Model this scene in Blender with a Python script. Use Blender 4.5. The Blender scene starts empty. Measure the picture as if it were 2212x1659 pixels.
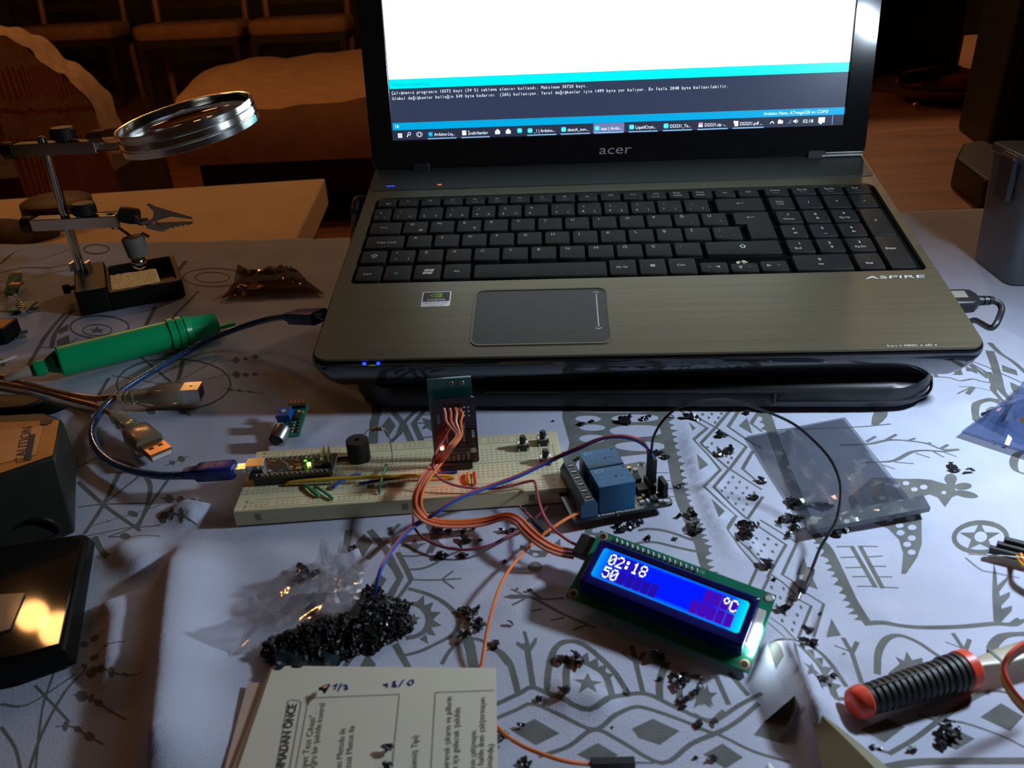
import bpy, bmesh, math, random
import numpy as np
from mathutils import Matrix, Vector, Euler
from mathutils.geometry import delaunay_2d_cdt
random.seed(7)
K = 0.001                                  # everything below is written in millimetres
SC = bpy.context.scene
COL = SC.collection
PI = math.pi
R = math.radians

# ------------------------------------------------------------------ camera
F_PX, CAM_H, PITCH, ROLL = 1760.732, 244.662, R(27.99), R(-2.69)
CXP, CYP = 1106.0, 829.5
cp, sp = math.cos(PITCH), math.sin(PITCH)
FW = Vector((0, cp, -sp)); UP0 = Vector((0, sp, cp)); RT0 = Vector((1, 0, 0))
RT = RT0*math.cos(ROLL) + UP0*math.sin(ROLL)
UP = -RT0*math.sin(ROLL) + UP0*math.cos(ROLL)
CAM = Vector((0, 0, CAM_H))
def ray(px, py): return FW + RT*((px-CXP)/F_PX) - UP*((py-CYP)/F_PX)
def at(px, py, z=0.0):
    d = ray(px, py); t = (z-CAM_H)/d.z; return CAM + d*t
def aty(px, py, y):
    d = ray(px, py); return CAM + d*(y/d.y)
cd = bpy.data.cameras.new('camera'); cam = bpy.data.objects.new('camera', cd); COL.objects.link(cam)
cd.sensor_width = 36; cd.lens = F_PX/2212*36; cd.clip_start = 0.01; cd.clip_end = 100
mw = Matrix((RT, UP, -FW)).transposed().to_4x4(); mw.translation = CAM*K
cam.matrix_world = mw; SC.camera = cam
cd.dof.use_dof = True; cd.dof.focus_distance = 0.56; cd.dof.aperture_fstop = 20

# ------------------------------------------------------------------ materials
MT = {}
def mat(name, col, rough=.5, metal=0, var=.06, vs=60, bump=0, bs=300, emit=None, es=0, trans=0, alpha=1, coat=0, spec=None, ior=None, stretch=None, sheen=0):
    if name in MT: return name
    m = bpy.data.materials.new(name); m.use_nodes = True; nt = m.node_tree; N = nt.nodes; L = nt.links
    b = N['Principled BSDF']
    tc = N.new('ShaderNodeTexCoord'); mp = N.new('ShaderNodeMapping'); L.new(tc.outputs['Object'], mp.inputs['Vector'])
    if stretch: mp.inputs['Scale'].default_value = stretch
    nz = N.new('ShaderNodeTexNoise'); nz.inputs['Scale'].default_value = vs; nz.inputs['Detail'].default_value = 4
    L.new(mp.outputs[0], nz.inputs['Vector'])
    mr = N.new('ShaderNodeMapRange'); mr.inputs['From Min'].default_value = .25; mr.inputs['From Max'].default_value = .75
    mr.inputs['To Min'].default_value = 1-var*2; mr.inputs['To Max'].default_value = 1+var*2
    L.new(nz.outputs['Fac'], mr.inputs['Value'])
    mx = N.new('ShaderNodeMix'); mx.data_type = 'RGBA'; mx.blend_type = 'MULTIPLY'; mx.inputs['Factor'].default_value = 1
    mx.inputs[6].default_value = (*col, 1); L.new(mr.outputs[0], mx.inputs[7])
    L.new(mx.outputs[2], b.inputs['Base Color'])
    b.inputs['Roughness'].default_value = rough; b.inputs['Metallic'].default_value = metal
    if bump:
        n2 = N.new('ShaderNodeTexNoise'); n2.inputs['Scale'].default_value = bs; n2.inputs['Detail'].default_value = 3
        L.new(mp.outputs[0], n2.inputs['Vector'])
        bp = N.new('ShaderNodeBump'); bp.inputs['Strength'].default_value = bump; bp.inputs['Distance'].default_value = .0005
        L.new(n2.outputs['Fac'], bp.inputs['Height']); L.new(bp.outputs[0], b.inputs['Normal'])
    if emit:
        b.inputs['Emission Color'].default_value = (*emit, 1); b.inputs['Emission Strength'].default_value = es
    if trans: b.inputs['Transmission Weight'].default_value = trans
    if alpha < 1: b.inputs['Alpha'].default_value = alpha
    if coat: b.inputs['Coat Weight'].default_value = coat; b.inputs['Coat Roughness'].default_value = .08
    if spec is not None: b.inputs['Specular IOR Level'].default_value = spec
    if ior: b.inputs['IOR'].default_value = ior
    if sheen: b.inputs['Sheen Weight'].default_value = sheen
    MT[name] = m; return name

# ------------------------------------------------------------------ text
FONT = {}
def glyphs(s):
    """flat outline of a string at size 1: verts, faces, width"""
    if s in FONT: return FONT[s]
    c = bpy.data.curves.new('t', 'FONT'); c.body = s; c.size = 1; c.resolution_u = 2
    o = bpy.data.objects.new('t', c); COL.objects.link(o)
    bpy.context.view_layer.update()
    me = bpy.data.meshes.new_from_object(o.evaluated_get(bpy.context.evaluated_depsgraph_get()))
    v = [tuple(x.co) for x in me.vertices]; f = [tuple(p.vertices) for p in me.polygons]
    bpy.data.objects.remove(o); bpy.data.curves.remove(c); bpy.data.meshes.remove(me)
    FONT[s] = (v, f, max([a[0] for a in v] or [0])); return FONT[s]

# ------------------------------------------------------------------ geometry collector
def frame(p, x, y):
    x = Vector(x).normalized(); y = Vector(y); z = x.cross(y).normalized(); y = z.cross(x)
    m = Matrix((x, y, z)).transposed().to_4x4(); m.translation = Vector(p); return m
def TR(x=0, y=0, z=0, rz=0, rx=0, ry=0):
    return Matrix.Translation((x, y, z)) @ Matrix.Rotation(rz, 4, 'Z') @ Matrix.Rotation(ry, 4, 'Y') @ Matrix.Rotation(rx, 4, 'X')
class G:
    def __init__(s, M=None): s.v = []; s.f = []; s.mi = []; s.m = []; s.M = M
    def mid(s, m):
        if m not in s.m: s.m.append(m)
        return s.m.index(m)
    def add(s, vs, fs, m, M=None):
        o = len(s.v); k = s.mid(m)
        T = s.M if M is None else (M if s.M is None else s.M @ M)
        for v in vs:
            v = Vector(v); s.v.append(T @ v if T is not None else v)
        for f in fs: s.f.append([i+o for i in f]); s.mi.append(k)
        return s
    def box(s, m, x0, x1, y0, y1, z0, z1, M=None):
        v = [(x, y, z) for z in (z0, z1) for y in (y0, y1) for x in (x0, x1)]
        return s.add(v, [(0,2,3,1),(4,5,7,6),(0,1,5,4),(2,6,7,3),(0,4,6,2),(1,3,7,5)], m, M)
    def cbox(s, m, c, d, M=None):
        return s.box(m, c[0]-d[0]/2, c[0]+d[0]/2, c[1]-d[1]/2, c[1]+d[1]/2, c[2]-d[2]/2, c[2]+d[2]/2, M)
    def prism(s, m, poly, z0, z1, M=None):
        n = len(poly); a = sum(poly[i][0]*poly[(i+1) % n][1]-poly[(i+1) % n][0]*poly[i][1] for i in range(n))
        if a < 0: poly = poly[::-1]
        v = [(p[0], p[1], z0) for p in poly]+[(p[0], p[1], z1) for p in poly]
        f = [tuple(range(n))[::-1], tuple(range(n, 2*n))]+[(i, (i+1) % n, (i+1) % n+n, i+n) for i in range(n)]
        return s.add(v, f, m, M)
    def poly(s, m, pts, M=None): return s.add(pts, [tuple(range(len(pts)))], m, M)
    def rrect(s, x0, x1, y0, y1, r, n=5):
        o = []
        for cx, cy, a in ((x1-r, y0+r, -90), (x1-r, y1-r, 0), (x0+r, y1-r, 90), (x0+r, y0+r, 180)):
            for i in range(n+1): t = R(a+90*i/n); o.append((cx+r*math.cos(t), cy+r*math.sin(t)))
        return o
    def rbox(s, m, x0, x1, y0, y1, z0, z1, r, M=None, n=5): return s.prism(m, s.rrect(x0, x1, y0, y1, r, n), z0, z1, M)
    def loft(s, m, rings, caps=True, M=None, closed=True):
        n = len(rings[0]); v = [p for r in rings for p in r]; f = []
        for j in range(len(rings)-1):
            for i in range(n if closed else n-1):
                k = (i+1) % n; f.append((j*n+i, j*n+k, (j+1)*n+k, (j+1)*n+i))
        if caps: f.append(tuple(range(n))[::-1]); f.append(tuple(range((len(rings)-1)*n, len(rings)*n)))
        return s.add(v, f, m, M)
    def cyl(s, m, p0, p1, r0, r1=None, n=16, M=None, caps=True):
        return s.lathe(m, p0, p1, [(0, r0), (1, r0 if r1 is None else r1)], n, M, caps)
    def lathe(s, m, p0, p1, prof, n=20, M=None, caps=True):
        p0 = Vector(p0); p1 = Vector(p1); a = (p1-p0); h = a.length; a = a/h
        x = a.orthogonal().normalized(); y = a.cross(x); rings = []
        for t, r in prof:
            r = max(r, .001); c = p0+a*(t*h)
            rings.append([c+(x*math.cos(2*PI*i/n)+y*math.sin(2*PI*i/n))*r for i in range(n)])
        return s.loft(m, rings, caps, M)
    def tube(s, m, pts, r, n=8, M=None, caps=True, flat=1):
        pts = [Vector(p) for p in pts]; N = len(pts); rings = []; x = None
        for i, p in enumerate(pts):
            t = (pts[min(i+1, N-1)]-pts[max(i-1, 0)]).normalized()
            if x is None: x = t.cross(Vector((0, 0, 1))); x = x.normalized() if x.length > 1e-3 else t.orthogonal().normalized()
            x = (x-t*x.dot(t)).normalized(); y = t.cross(x); rr = r[i] if isinstance(r, (list, tuple)) else r
            rings.append([p+(x*math.cos(2*PI*k/n)+y*math.sin(2*PI*k/n)*flat)*rr for k in range(n)])
        return s.loft(m, rings, caps, M)
    def ball(s, m, c, r, n=12, M=None, sq=1):
        return s.lathe(m, Vector(c)-Vector((0, 0, r*sq)), Vector(c)+Vector((0, 0, r*sq)), [((1-math.cos(PI*i/8))/2, r*math.sin(PI*i/8)) for i in range(9)], n, M)
    def text(s, m, t, x, y, z, size, M=None, center=False, w=None, flip=False):
        """text in the XY plane of M at height z; w = fixed width"""
        v, f, W = glyphs(t)
        if not v: return s
        k = (w/W) if w else size; ky = size
        ox = -W*k/2 if center else 0
        return s.add([(x+ox+a[0]*k, y+a[1]*ky, z) for a in v], f, m, M)
    def mono(s, m, t, x, y, z, size, pitch, M=None):
        for i, ch in enumerate(t):
            if ch != ' ':
                v, f, W = glyphs(ch); k = min(size, pitch*.92/W if W else size)
                x0 = min(a[0] for a in v); o = x+i*pitch+(pitch-(W-x0)*k)/2-x0*k
                s.add([(o+a[0]*k, y+a[1]*size, z) for a in v], f, m, M)
        return s
    def build(s, name, parent=None, sharp=35, bevel=0, seg=2, org=None, sub=0, world=False):
        me = bpy.data.meshes.new(name)
        if org is not None: o0 = Vector(org)
        elif parent is not None and world: o0 = Vector(parent['_o'])
        else: o0 = Vector((0, 0, 0))
        me.from_pydata([tuple((v-o0)*K) for v in s.v], [], s.f)
        for k in s.m: me.materials.append(MT[k])
        me.polygons.foreach_set('material_index', s.mi)
        me.polygons.foreach_set('use_smooth', [True]*len(me.polygons))
        me.update(); me.validate()
        me.set_sharp_from_angle(angle=R(sharp))
        o = bpy.data.objects.new(name, me); COL.objects.link(o)
        if parent is not None: o.parent = parent
        elif org is not None: o.location = o0*K
        if bevel:
            md = o.modifiers.new('b', 'BEVEL'); md.width = bevel*K; md.segments = seg; md.limit_method = 'ANGLE'; md.angle_limit = R(40)
        if sub:
            md = o.modifiers.new('s', 'SUBSURF'); md.levels = sub; md.render_levels = sub
        return o
def thing(name, label, cat, loc=(0, 0, 0), rot=None, group=None, M=None):
    o = bpy.data.objects.new(name, None); COL.objects.link(o); o.empty_display_size = .01
    if M is not None:
        m = M.copy(); m.translation = m.translation*K; o.matrix_world = m; loc = M.translation
    else:
        o.location = Vector(loc)*K
        if rot: o.rotation_euler = rot
    o['_o'] = tuple(loc)
    return tag(o, label, cat, group)
def tag(o, label, cat=None, group=None, kind=None):
    o['label'] = label
    if cat: o['category'] = cat
    if group: o['group'] = group
    if kind: o['kind'] = kind
    return o
def struct(o, label=None):
    o['kind'] = 'structure'
    if label: o['label'] = label
    return o
def spline(pts, n=8):
    """Catmull-Rom through 3D points"""
    P = [Vector(p) for p in pts]; P = [P[0]*2-P[1]]+P+[P[-1]*2-P[-2]]; o = []
    for i in range(1, len(P)-2):
        for k in range(n):
            t = k/n; a, b, c, d = P[i-1:i+3]
            o.append(.5*((2*b)+(c-a)*t+(2*a-5*b+4*c-d)*t*t+(3*b-a-3*c+d)*t**3))
    return o+[P[-2]]
def pts3(L): return [at(*p) if len(p) == 3 else (aty(p[0], p[1], p[3])) for p in L]
# ------------------------------------------------------------------ material list
mat('cloth_light', (.50,.525,.65), .9, var=.05, vs=25, bump=.5, bs=1500)
mat('cloth_print', (.14,.145,.138), .9, var=.10, vs=90, bump=.5, bs=1500)
mat('wood_floor', (.30,.11,.05), .45, var=.22, vs=6, stretch=(1, 8, 1))
mat('wood_side', (.46,.21,.11), .38, var=.16, vs=8, stretch=(1, 7, 1))
mat('wood_dark', (.06,.03,.018), .5, var=.2, vs=12)
mat('wall', (.10,.07,.045), .9, var=.1, vs=3)
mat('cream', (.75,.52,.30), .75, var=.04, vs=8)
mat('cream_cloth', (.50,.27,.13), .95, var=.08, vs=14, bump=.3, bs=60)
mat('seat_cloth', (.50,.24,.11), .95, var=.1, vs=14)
mat('throw_base', (.50,.30,.17), .95, var=.1, vs=40, bump=.5, bs=200)
mat('throw_red', (.42,.08,.055), .95, var=.2, vs=80, bump=.5, bs=200)
mat('deck', (.125,.108,.068), .40, metal=.5, var=.09, vs=160, stretch=(.04, 4, 1))
mat('black_gloss', (.008,.008,.009), .12, var=.1, coat=.5)
mat('black_satin', (.014,.014,.015), .42, var=.1)
mat('black_matte', (.010,.010,.010), .6, var=.1)
mat('rubber', (.016,.017,.016), .5, var=.12, vs=120)
mat('key', (.011,.011,.011), .6, var=.12, vs=80, spec=.22)
mat('well', (.004,.004,.004), .9, spec=.03)
mat('legend', (.62,.62,.58), .6)
mat('legend_blue', (.25,.38,.5), .6)
mat('grille', (.045,.045,.04), .5, metal=.3, var=.3, vs=1400)
mat('pad', (.030,.027,.025), .5, var=.06)
mat('chrome', (.75,.74,.70), .16, metal=1, var=.04)
mat('steel', (.55,.54,.50), .32, metal=1, var=.08)
mat('tin', (.72,.71,.68), .25, metal=1, var=.05)
mat('brass', (.62,.42,.16), .3, metal=1)
mat('scr_white', (.8,.8,.8), .3, emit=(.93,.98,1), es=1.9)
mat('scr_teal', (0,.2,.2), .3, emit=(.0,.78,.82), es=1.15)
mat('scr_teal_text', (0,.2,.2), .3, emit=(.0,.42,.46), es=1.0)
mat('scr_navy', (.01,.012,.02), .3, emit=(.030,.042,.085), es=1.1)
mat('scr_task', (.01,.012,.02), .3, emit=(.022,.028,.060), es=1.1)
mat('scr_task_hi', (.01,.012,.02), .3, emit=(.16,.20,.42), es=1.1)
mat('scr_blue', (0,.1,.2), .3, emit=(.0,.36,.68), es=1.1)
mat('scr_text', (.8,.8,.8), .3, emit=(.85,.93,1), es=1.1)
mat('scr_line', (.3,.5,.8), .3, emit=(.30,.60,.95), es=1.1)
mat('scr_icon', (.3,.5,.8), .3, emit=(.0,.55,.75), es=1.2)
mat('scr_pink', (.3,.5,.8), .3, emit=(.75,.1,.3), es=1.0)
mat('scr_yellow', (.3,.5,.8), .3, emit=(.9,.6,.2), es=1.0)
mat('led_blue', (.0,.0,.5), .3, emit=(.01,.03,1), es=4)
mat('led_red', (.5,.05,.0), .3, emit=(1,.06,.01), es=5)
mat('led_red_hot', (.5,.05,.0), .3, emit=(1,.10,.02), es=160)
mat('led_green_hot', (.05,.5,.0), .3, emit=(.20,1,.02), es=110)
mat('led_white_hot', (.9,.95,1), .3, emit=(.80,.95,1), es=32)
mat('sticker_silver', (.55,.55,.58), .3, metal=.5)
mat('sticker_green', (.16,.42,.03), .4)
mat('bb_white', (.72,.66,.40), .5, var=.03, vs=30, spec=.3)
mat('bb_hole', (.50,.46,.29), .8, var=.02)
mat('bb_clip', (.27,.25,.17), .6)
mat('bb_red', (.45,.16,.08), .6)
mat('bb_dark', (.10,.13,.12), .6)
mat('pcb_black', (.012,.013,.014), .3, var=.1, coat=.3)
mat('pcb_navy', (.008,.010,.022), .3, var=.1, coat=.3)
mat('wrap_dark', (.010,.025,.03), .25, alpha=.93, coat=.3)
mat('bag_blue', (.10,.15,.34), .2, alpha=.5, coat=.25)
mat('solder', (.8,.8,.78), .4, var=.05)
mat('pcb_green', (.010,.20,.11), .32, var=.1, coat=.3)
mat('pcb_teal', (.01,.10,.085), .35, var=.1, coat=.3)
mat('pcb_edge', (.32,.34,.26), .6)
mat('chip', (.012,.012,.012), .5)
mat('silk', (.55,.56,.52), .6)
mat('relay_blue', (.006,.10,.22), .38, var=.03, spec=.35)
mat('relay_print', (.10,.25,.38), .4)
mat('term_blue', (.022,.10,.19), .35, var=.04)
mat('trim_blue', (.01,.10,.38), .35)
mat('w_orange', (.95,.24,.05), .38, var=.04)
mat('w_orange2', (.75,.13,.03), .38, var=.04)
mat('w_salmon', (.85,.28,.17), .38, var=.04)
mat('w_red', (.60,.035,.02), .38)
mat('w_pink', (.50,.10,.12), .38, var=.04)
mat('w_purple', (.26,.045,.08), .38, var=.04)
mat('w_blue', (.015,.09,.45), .38)
mat('w_navy', (.010,.035,.22), .38)
mat('w_yellow', (.70,.42,.03), .38)
mat('w_green', (.01,.28,.13), .38)
mat('w_black', (.012,.012,.012), .3)
mat('lcd_glass', (.0,.0,.05), .2, emit=(.001,.006,1.0), es=.85)
mat('lcd_edge', (.0,.02,.1), .2, emit=(.0,.22,1.0), es=.95)
mat('lcd_edge2', (.0,.2,.3), .2, emit=(.0,.75,1.0), es=1.05)
mat('lcd_cell', (.01,.0,.05), .3, emit=(.015,.004,.45), es=.8)
mat('lcd_cell2', (.01,.0,.05), .3, emit=(.07,.002,.50), es=.8)
mat('lcd_dot', (.8,.8,.8), .3, emit=(.85,.9,1), es=1.3)
mat('lcd_frame', (.006,.006,.11), .30, var=.1)  # blue glow of the lit display painted into the frame colour
mat('resistor', (.45,.27,.14), .5)
mat('res_band', (.12,.03,.01), .5)
mat('green_tool', (.0,.45,.16), .30, var=.03)
mat('green_dark', (.0,.12,.05), .35)
mat('cream_tip', (.55,.45,.33), .5)
mat('sponge', (.98,.80,.36), .95, var=.18, vs=500, bump=1, bs=600)
mat('clear_plug', (.62,.56,.40), .18, trans=.75, ior=1.45, var=.03)
mat('plug_core', (.28,.20,.10), .5)
mat('plug_copper', (.5,.28,.16), .3, metal=.9)
mat('usb_white', (.75,.74,.66), .5)
mat('braid_clear', (.50,.24,.10), .30, metal=.3, var=.35, vs=900)
mat('braid_blue', (.03,.09,.24), .22, metal=.35, var=.45, vs=900, coat=.7)
mat('plug_blue', (.010,.025,.20), .35, var=.06)
mat('orange_grip', (.80,.07,.03), .38, var=.03)
mat('blade', (.40,.37,.25), .38, var=.05)
mat('blade_olive', (.20,.185,.11), .5, var=.05)
mat('paper', (.75,.70,.56), .8, var=.02, vs=20)
mat('paper_pink', (.58,.42,.33), .8, var=.02)
mat('print', (.10,.09,.08), .8)
mat('ink', (.02,.03,.25), .7)
mat('bag_clear', (.80,.82,.85), .06, trans=.9, ior=1.5, alpha=.30, var=.02)
mat('bag_grey', (.06,.07,.10), .2, alpha=.42, var=.05, coat=.25)
mat('bag_strip', (.10,.12,.14), .2, alpha=.8, var=.05, coat=.6)
mat('bag_pink', (.55,.36,.28), .2, alpha=.16, var=.05)
mat('bag_orange', (.22,.10,.05), .10, metal=.6, var=.15, alpha=.6, coat=.6)
mat('case_black', (.006,.006,.005), .5, var=.15, vs=30, spec=.18)
mat('case_olive', (.018,.018,.012), .5, var=.1)
mat('case_lid', (.012,.011,.009), .045, var=.15, vs=30)
mat('label_warn', (.42,.27,.14), .35, var=.08, metal=.4)
mat('label_plate', (.30,.17,.07), .35, metal=.5, var=.1)
mat('mud', (.10,.06,.035), .8, var=.3, vs=50)
mat('speaker', (.030,.031,.035), .55, var=.1)
mat('grey_clear', (.10,.11,.12), .3, alpha=.80, coat=.3)
mat('fluff', (.006,.006,.006), .5, var=.2)
mat('chipblack', (.010,.011,.012), .28, var=.2, coat=.3)
mat('plate', (.30,.17,.10), .35, var=.1)
mat('lens', (1,1,1), .0, trans=1, ior=1.12, var=0)
mat('knob', (.012,.011,.010), .55, var=.3, vs=300)
mat('grey_sock', (.20,.19,.15), .7, var=.1)
mat('oval_cap', (.09,.04,.02), .6, var=.1)
# ------------------------------------------------------------------ patterned table cloth (one conforming mesh, print traced as outlines)
PT = []                                    # (kind, outline in mm) ; kind 1 = print, 0 = bare again
def crop(ox, oy, s): return lambda p: at(ox+p[0]/s, oy+p[1]/s)
def strip(T, pts, w, kind=1):
    P = [T(p) for p in pts]
    for i in range(len(pts)-1):
        a, b = pts[i], pts[i+1]; dx, dy = b[0]-a[0], b[1]-a[1]; l = math.hypot(dx, dy) or 1
        A, B = P[i], P[i+1]; D = (B-A).length
        wm = w*D/l; n = Vector((-(B-A).y, (B-A).x, 0)).normalized()*wm/2
        if wm > 6: n *= 6/wm
        e = (B-A).normalized()*n.length*.35
        PT.append((kind, [A-n-e, B-n+e, B+n+e, A+n-e]))
        if i: PT.append((kind, [A+Vector((math.cos(t), math.sin(t), 0))*n.length for t in [PI/3*k+.2 for k in range(6)]]))
def curve(T, pts, w, n=4, kind=1):
    q = spline([(p[0], p[1], 0) for p in pts], n); strip(T, [(a.x, a.y) for a in q], w, kind)
def pg(T, pts, kind=1): PT.append((kind, [T(p) for p in pts]))
def el(T, x, y, rx, ry, kind=1, n=14, rot=0):
    c, s_ = math.cos(rot), math.sin(rot)
    PT.append((kind, [T((x+rx*math.cos(t)*c-ry*math.sin(t)*s_, y+rx*math.cos(t)*s_+ry*math.sin(t)*c)) for t in [2*PI*k/n for k in range(n)]]))
def ring(T, x, y, rx, ry, w, n=22):
    el(T, x, y, rx+w/2, ry+w/2, 1, n); el(T, x, y, rx-w/2, ry-w/2, 0, n)
def star(T, x, y, rx, ry, a0=-PI/2, kind=1):
    pg(T, [(x+(rx if k % 2 == 0 else rx*.42)*math.cos(a0+PI*k/5), y+(ry if k % 2 == 0 else ry*.42)*math.sin(a0+PI*k/5)) for k in range(10)], kind)
def teeth(T, pts, step, ln, side=1, dirv=None):
    q = spline([(p[0], p[1], 0) for p in pts], 6); acc = 0; last = q[0]
    for i in range(1, len(q)):
        acc += (q[i]-q[i-1]).length
        if acc >= step:
            a, b = last, q[i]; d = (b-a).normalized(); nn = Vector((-d.y, d.x, 0))*side
            if dirv: nn = Vector((dirv[0], dirv[1], 0))
            t = (a+b)/2+nn*ln*random.uniform(.85, 1.15)
            pg(T, [(a.x-nn.x*6, a.y-nn.y*6), (b.x-nn.x*6, b.y-nn.y*6), (t.x, t.y)]); last = q[i]; acc = 0
def beads(T, pts, sizes, w=8):
    curve(T, pts, w); q = spline([(p[0], p[1], 0) for p in pts], 8)
    for k, (rx, ry) in enumerate(sizes):
        c = q[int((k+.8)/(len(sizes)+.8)*(len(q)-1))]; el(T, c.x, c.y, rx, ry, 1, 8, .3)

# right: twigs, animal, wheel, ladder, plant
T = crop(1560, 860, 3.3175)
curve(T, [(360,215),(600,212),(950,200),(1210,175)], 14)
pg(T, [(1090,90),(1190,88),(1185,120),(1150,160),(1110,190),(1070,180),(1075,130)])
curve(T, [(850,330),(1060,320),(1220,290),(1450,310),(1580,355),(1700,354)], 22)
for a, b in (((1035,305),(1100,268)),((1180,290),(1250,250)),((1330,295),(1385,278)),((1450,315),(1500,310)),((1570,350),(1620,322))): strip(T, [a, b], 16)
curve(T, [(1000,455),(1080,450),(1230,440),(1350,380),(1450,365),(1580,370),(1690,356)], 22)
for a, b in (((1240,450),(1375,460)),((1390,385),(1490,418)),((1520,375),(1590,412)),((1590,375),(1680,405)),((1150,470),(1235,498))): strip(T, [a, b], 15)
curve(T, [(310,90),(350,210),(420,400),(520,650),(620,880),(700,1010),(760,1080),(880,1320),(960,1480),(1050,1610)], 52)
teeth(T, [(285,90),(330,230)], 26, 45, 1, (-1,.1))
teeth(T, [(690,1010),(740,1080),(860,1320),(940,1480),(1030,1610)], 42, 62, 1, (-1,.15))
curve(T, [(1040,1605),(1150,1603),(1400,1630),(1700,1625),(1950,1600),(2080,1605),(2140,1575)], 40)
curve(T, [(2080,1600),(2200,1570)], 26)
pg(T, [(1950,1160),(1968,1230),(1978,1325),(2055,1260),(2045,1300),(1990,1372),(1995,1402),(2070,1370),(2065,1410),(2005,1472),(2010,1492),(2085,1470),(2080,1510),(2040,1550),(2000,1595),(1950,1595),(1940,1400),(1942,1280)])
ring(T, 1855, 985, 190, 105, 36); star(T, 1850, 985, 155, 110); el(T, 1857, 980, 46, 38, 0)
for q in ([(930,1055),(1100,1345)], [(990,1052),(1150,1350)]): strip(T, q, 26)
for a, b in (((820,1058),(935,1055)),((850,1135),(978,1130)),((885,1208),(1010,1205)),((935,1272),(1055,1270)),((970,1340),(1105,1340)),((985,1052),(1115,1052)),((1035,1130),(1150,1120)),((1065,1197),(1175,1195)),((1100,1272),(1220,1272)),((1135,1345),(1265,1350))): strip(T, [a, b], 13)
pg(T, [(1080,560),(1180,560),(1290,570),(1400,568),(1500,575),(1605,605),(1660,625),(1700,680),(1650,700),(1600,770),(1545,700),(1490,680),(1440,690),(1420,720),(1432,860),(1435,1030),(1400,1130),(1320,1250),(1285,1250),(1300,1100),(1270,1000),(1190,920),(1060,870),(960,870),(900,700)])
el(T, 1640, 568, 46, 38); pg(T, [(1600,570),(1680,570),(1670,640),(1620,640)]); el(T, 1730, 620, 64, 27, 1, 14, -.1); el(T, 1750, 678, 90, 26, 1, 14, .18)
for x, y, a, b in ((1320,600,25,15),(1380,643,25,15),(1447,627,28,17),(1592,666,18,12),(1250,618,25,14),(1200,855,28,16),(1355,845,35,20),(1275,898,30,18),(1365,912,32,20),(1282,950,30,20),(1362,988,30,20),(1330,1032,30,20),(1362,1090,30,20),(1150,700,26,15),(1230,760,26,15)): el(T, x, y, a, b, 0, 10)
ring(T, 1920, 78, 100, 80, 26); pg(T, [(1890,70),(1930,45),(1950,85),(1910,100)])
T = crop(1960, 720, 4.365)
curve(T, [(275,400),(262,350),(310,272),(400,243),(520,240),(640,300),(740,360),(800,450),(700,440),(620,420),(500,435),(400,408),(275,398)], 20)
curve(T, [(490,375),(470,310),(560,278),(650,330),(760,410)], 34); teeth(T, [(500,385),(460,345),(455,300),(500,275)], 30, 75, 1, (-1,.1)); pg(T, [(550,300),(600,320),(650,330),(665,375),(600,350),(560,350)])
for q, w in (([(540,240),(700,290),(830,345),(1000,420),(1130,480)],18),([(780,80),(880,180),(1000,260),(1120,365)],30),([(780,160),(820,280),(850,380),(890,520),(970,610)],34),([(770,360),(820,460),(820,530),(930,650)],26),([(870,610),(750,608),(670,640),(642,700),(655,800)],32),([(1130,1085),(1040,1125),(1008,1200),(1030,1270),(1110,1305)],36)): curve(T, q, w)
pg(T, [(890,290),(1030,340),(1045,390),(900,350)]); pg(T, [(970,450),(1110,510),(1110,565),(1020,570),(980,500)]); pg(T, [(760,710),(805,670),(860,680),(900,660),(860,720)])
for q, w in (([(490,488),(620,490)],14),([(620,490),(810,530)],12),([(600,495),(475,555)],11),([(625,495),(572,555)],22),([(810,990),(950,1010)],12),([(810,1030),(950,1010)],12),([(910,1060),(960,1000)],20)): strip(T, q, w)

# middle: great fish body, serrated edge, lattice of dotted diamonds
T = crop(1180, 850, 4.8087)
pg(T, [(170,120),(1190,120),(1215,280),(1250,440),(1300,620),(1290,625),(1100,600),(780,640),(700,760),(400,760),(340,640),(200,1000),(200,800),(160,590),(220,590),(240,500),(200,360),(165,240)])
for x, y, a, b in ((700,168,430,14),(435,248,135,34),(930,240,255,40),(480,340,135,34),(945,372,290,62),(480,455,140,42),(980,530,270,50)): el(T, x, y, a, b, 0, 16)
curve(T, [(1200,120),(1225,300),(1270,480),(1318,680),(1355,880),(1400,1060),(1450,1200),(1500,1330),(1560,1480),(1640,1620)], 78)
teeth(T, [(1225,140),(1262,290),(1300,470),(1355,680),(1398,890),(1440,1060),(1490,1200),(1545,1330),(1610,1480),(1680,1600)], 52, 78, 1, (1,-.05))
for a, b in (((1145,805),(1270,805)),((1150,887),(1290,885)),((1240,966),(1320,965)),((1250,1052),(1330,1050))): strip(T, [a, b], 16)
def lattice(T, lines, w):
    for q in lines: strip(T, q, w)
lattice(T, [[(1460,150),(1600,255),(1760,345)],[(1920,150),(1760,345)],[(1760,345),(2080,540)],[(1760,345),(1605,520),(1740,640),(1900,770)],[(2080,540),(1905,770)],[(1900,770),(1740,980),(1930,1150),(2090,1290)],[(1905,770),(2240,985)],[(1370,150),(1570,290),(1670,350),(1530,490),(1680,640),(1810,780),(1640,990),(1790,1120),(1975,1265),(1880,1420)],[(2010,150),(1890,335),(2090,470),(2240,560)],[(2145,590),(2040,770),(2230,930)],[(2090,1290),(2250,1060)],[(2230,150),(2130,300),(2240,380)]], 22)
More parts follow.
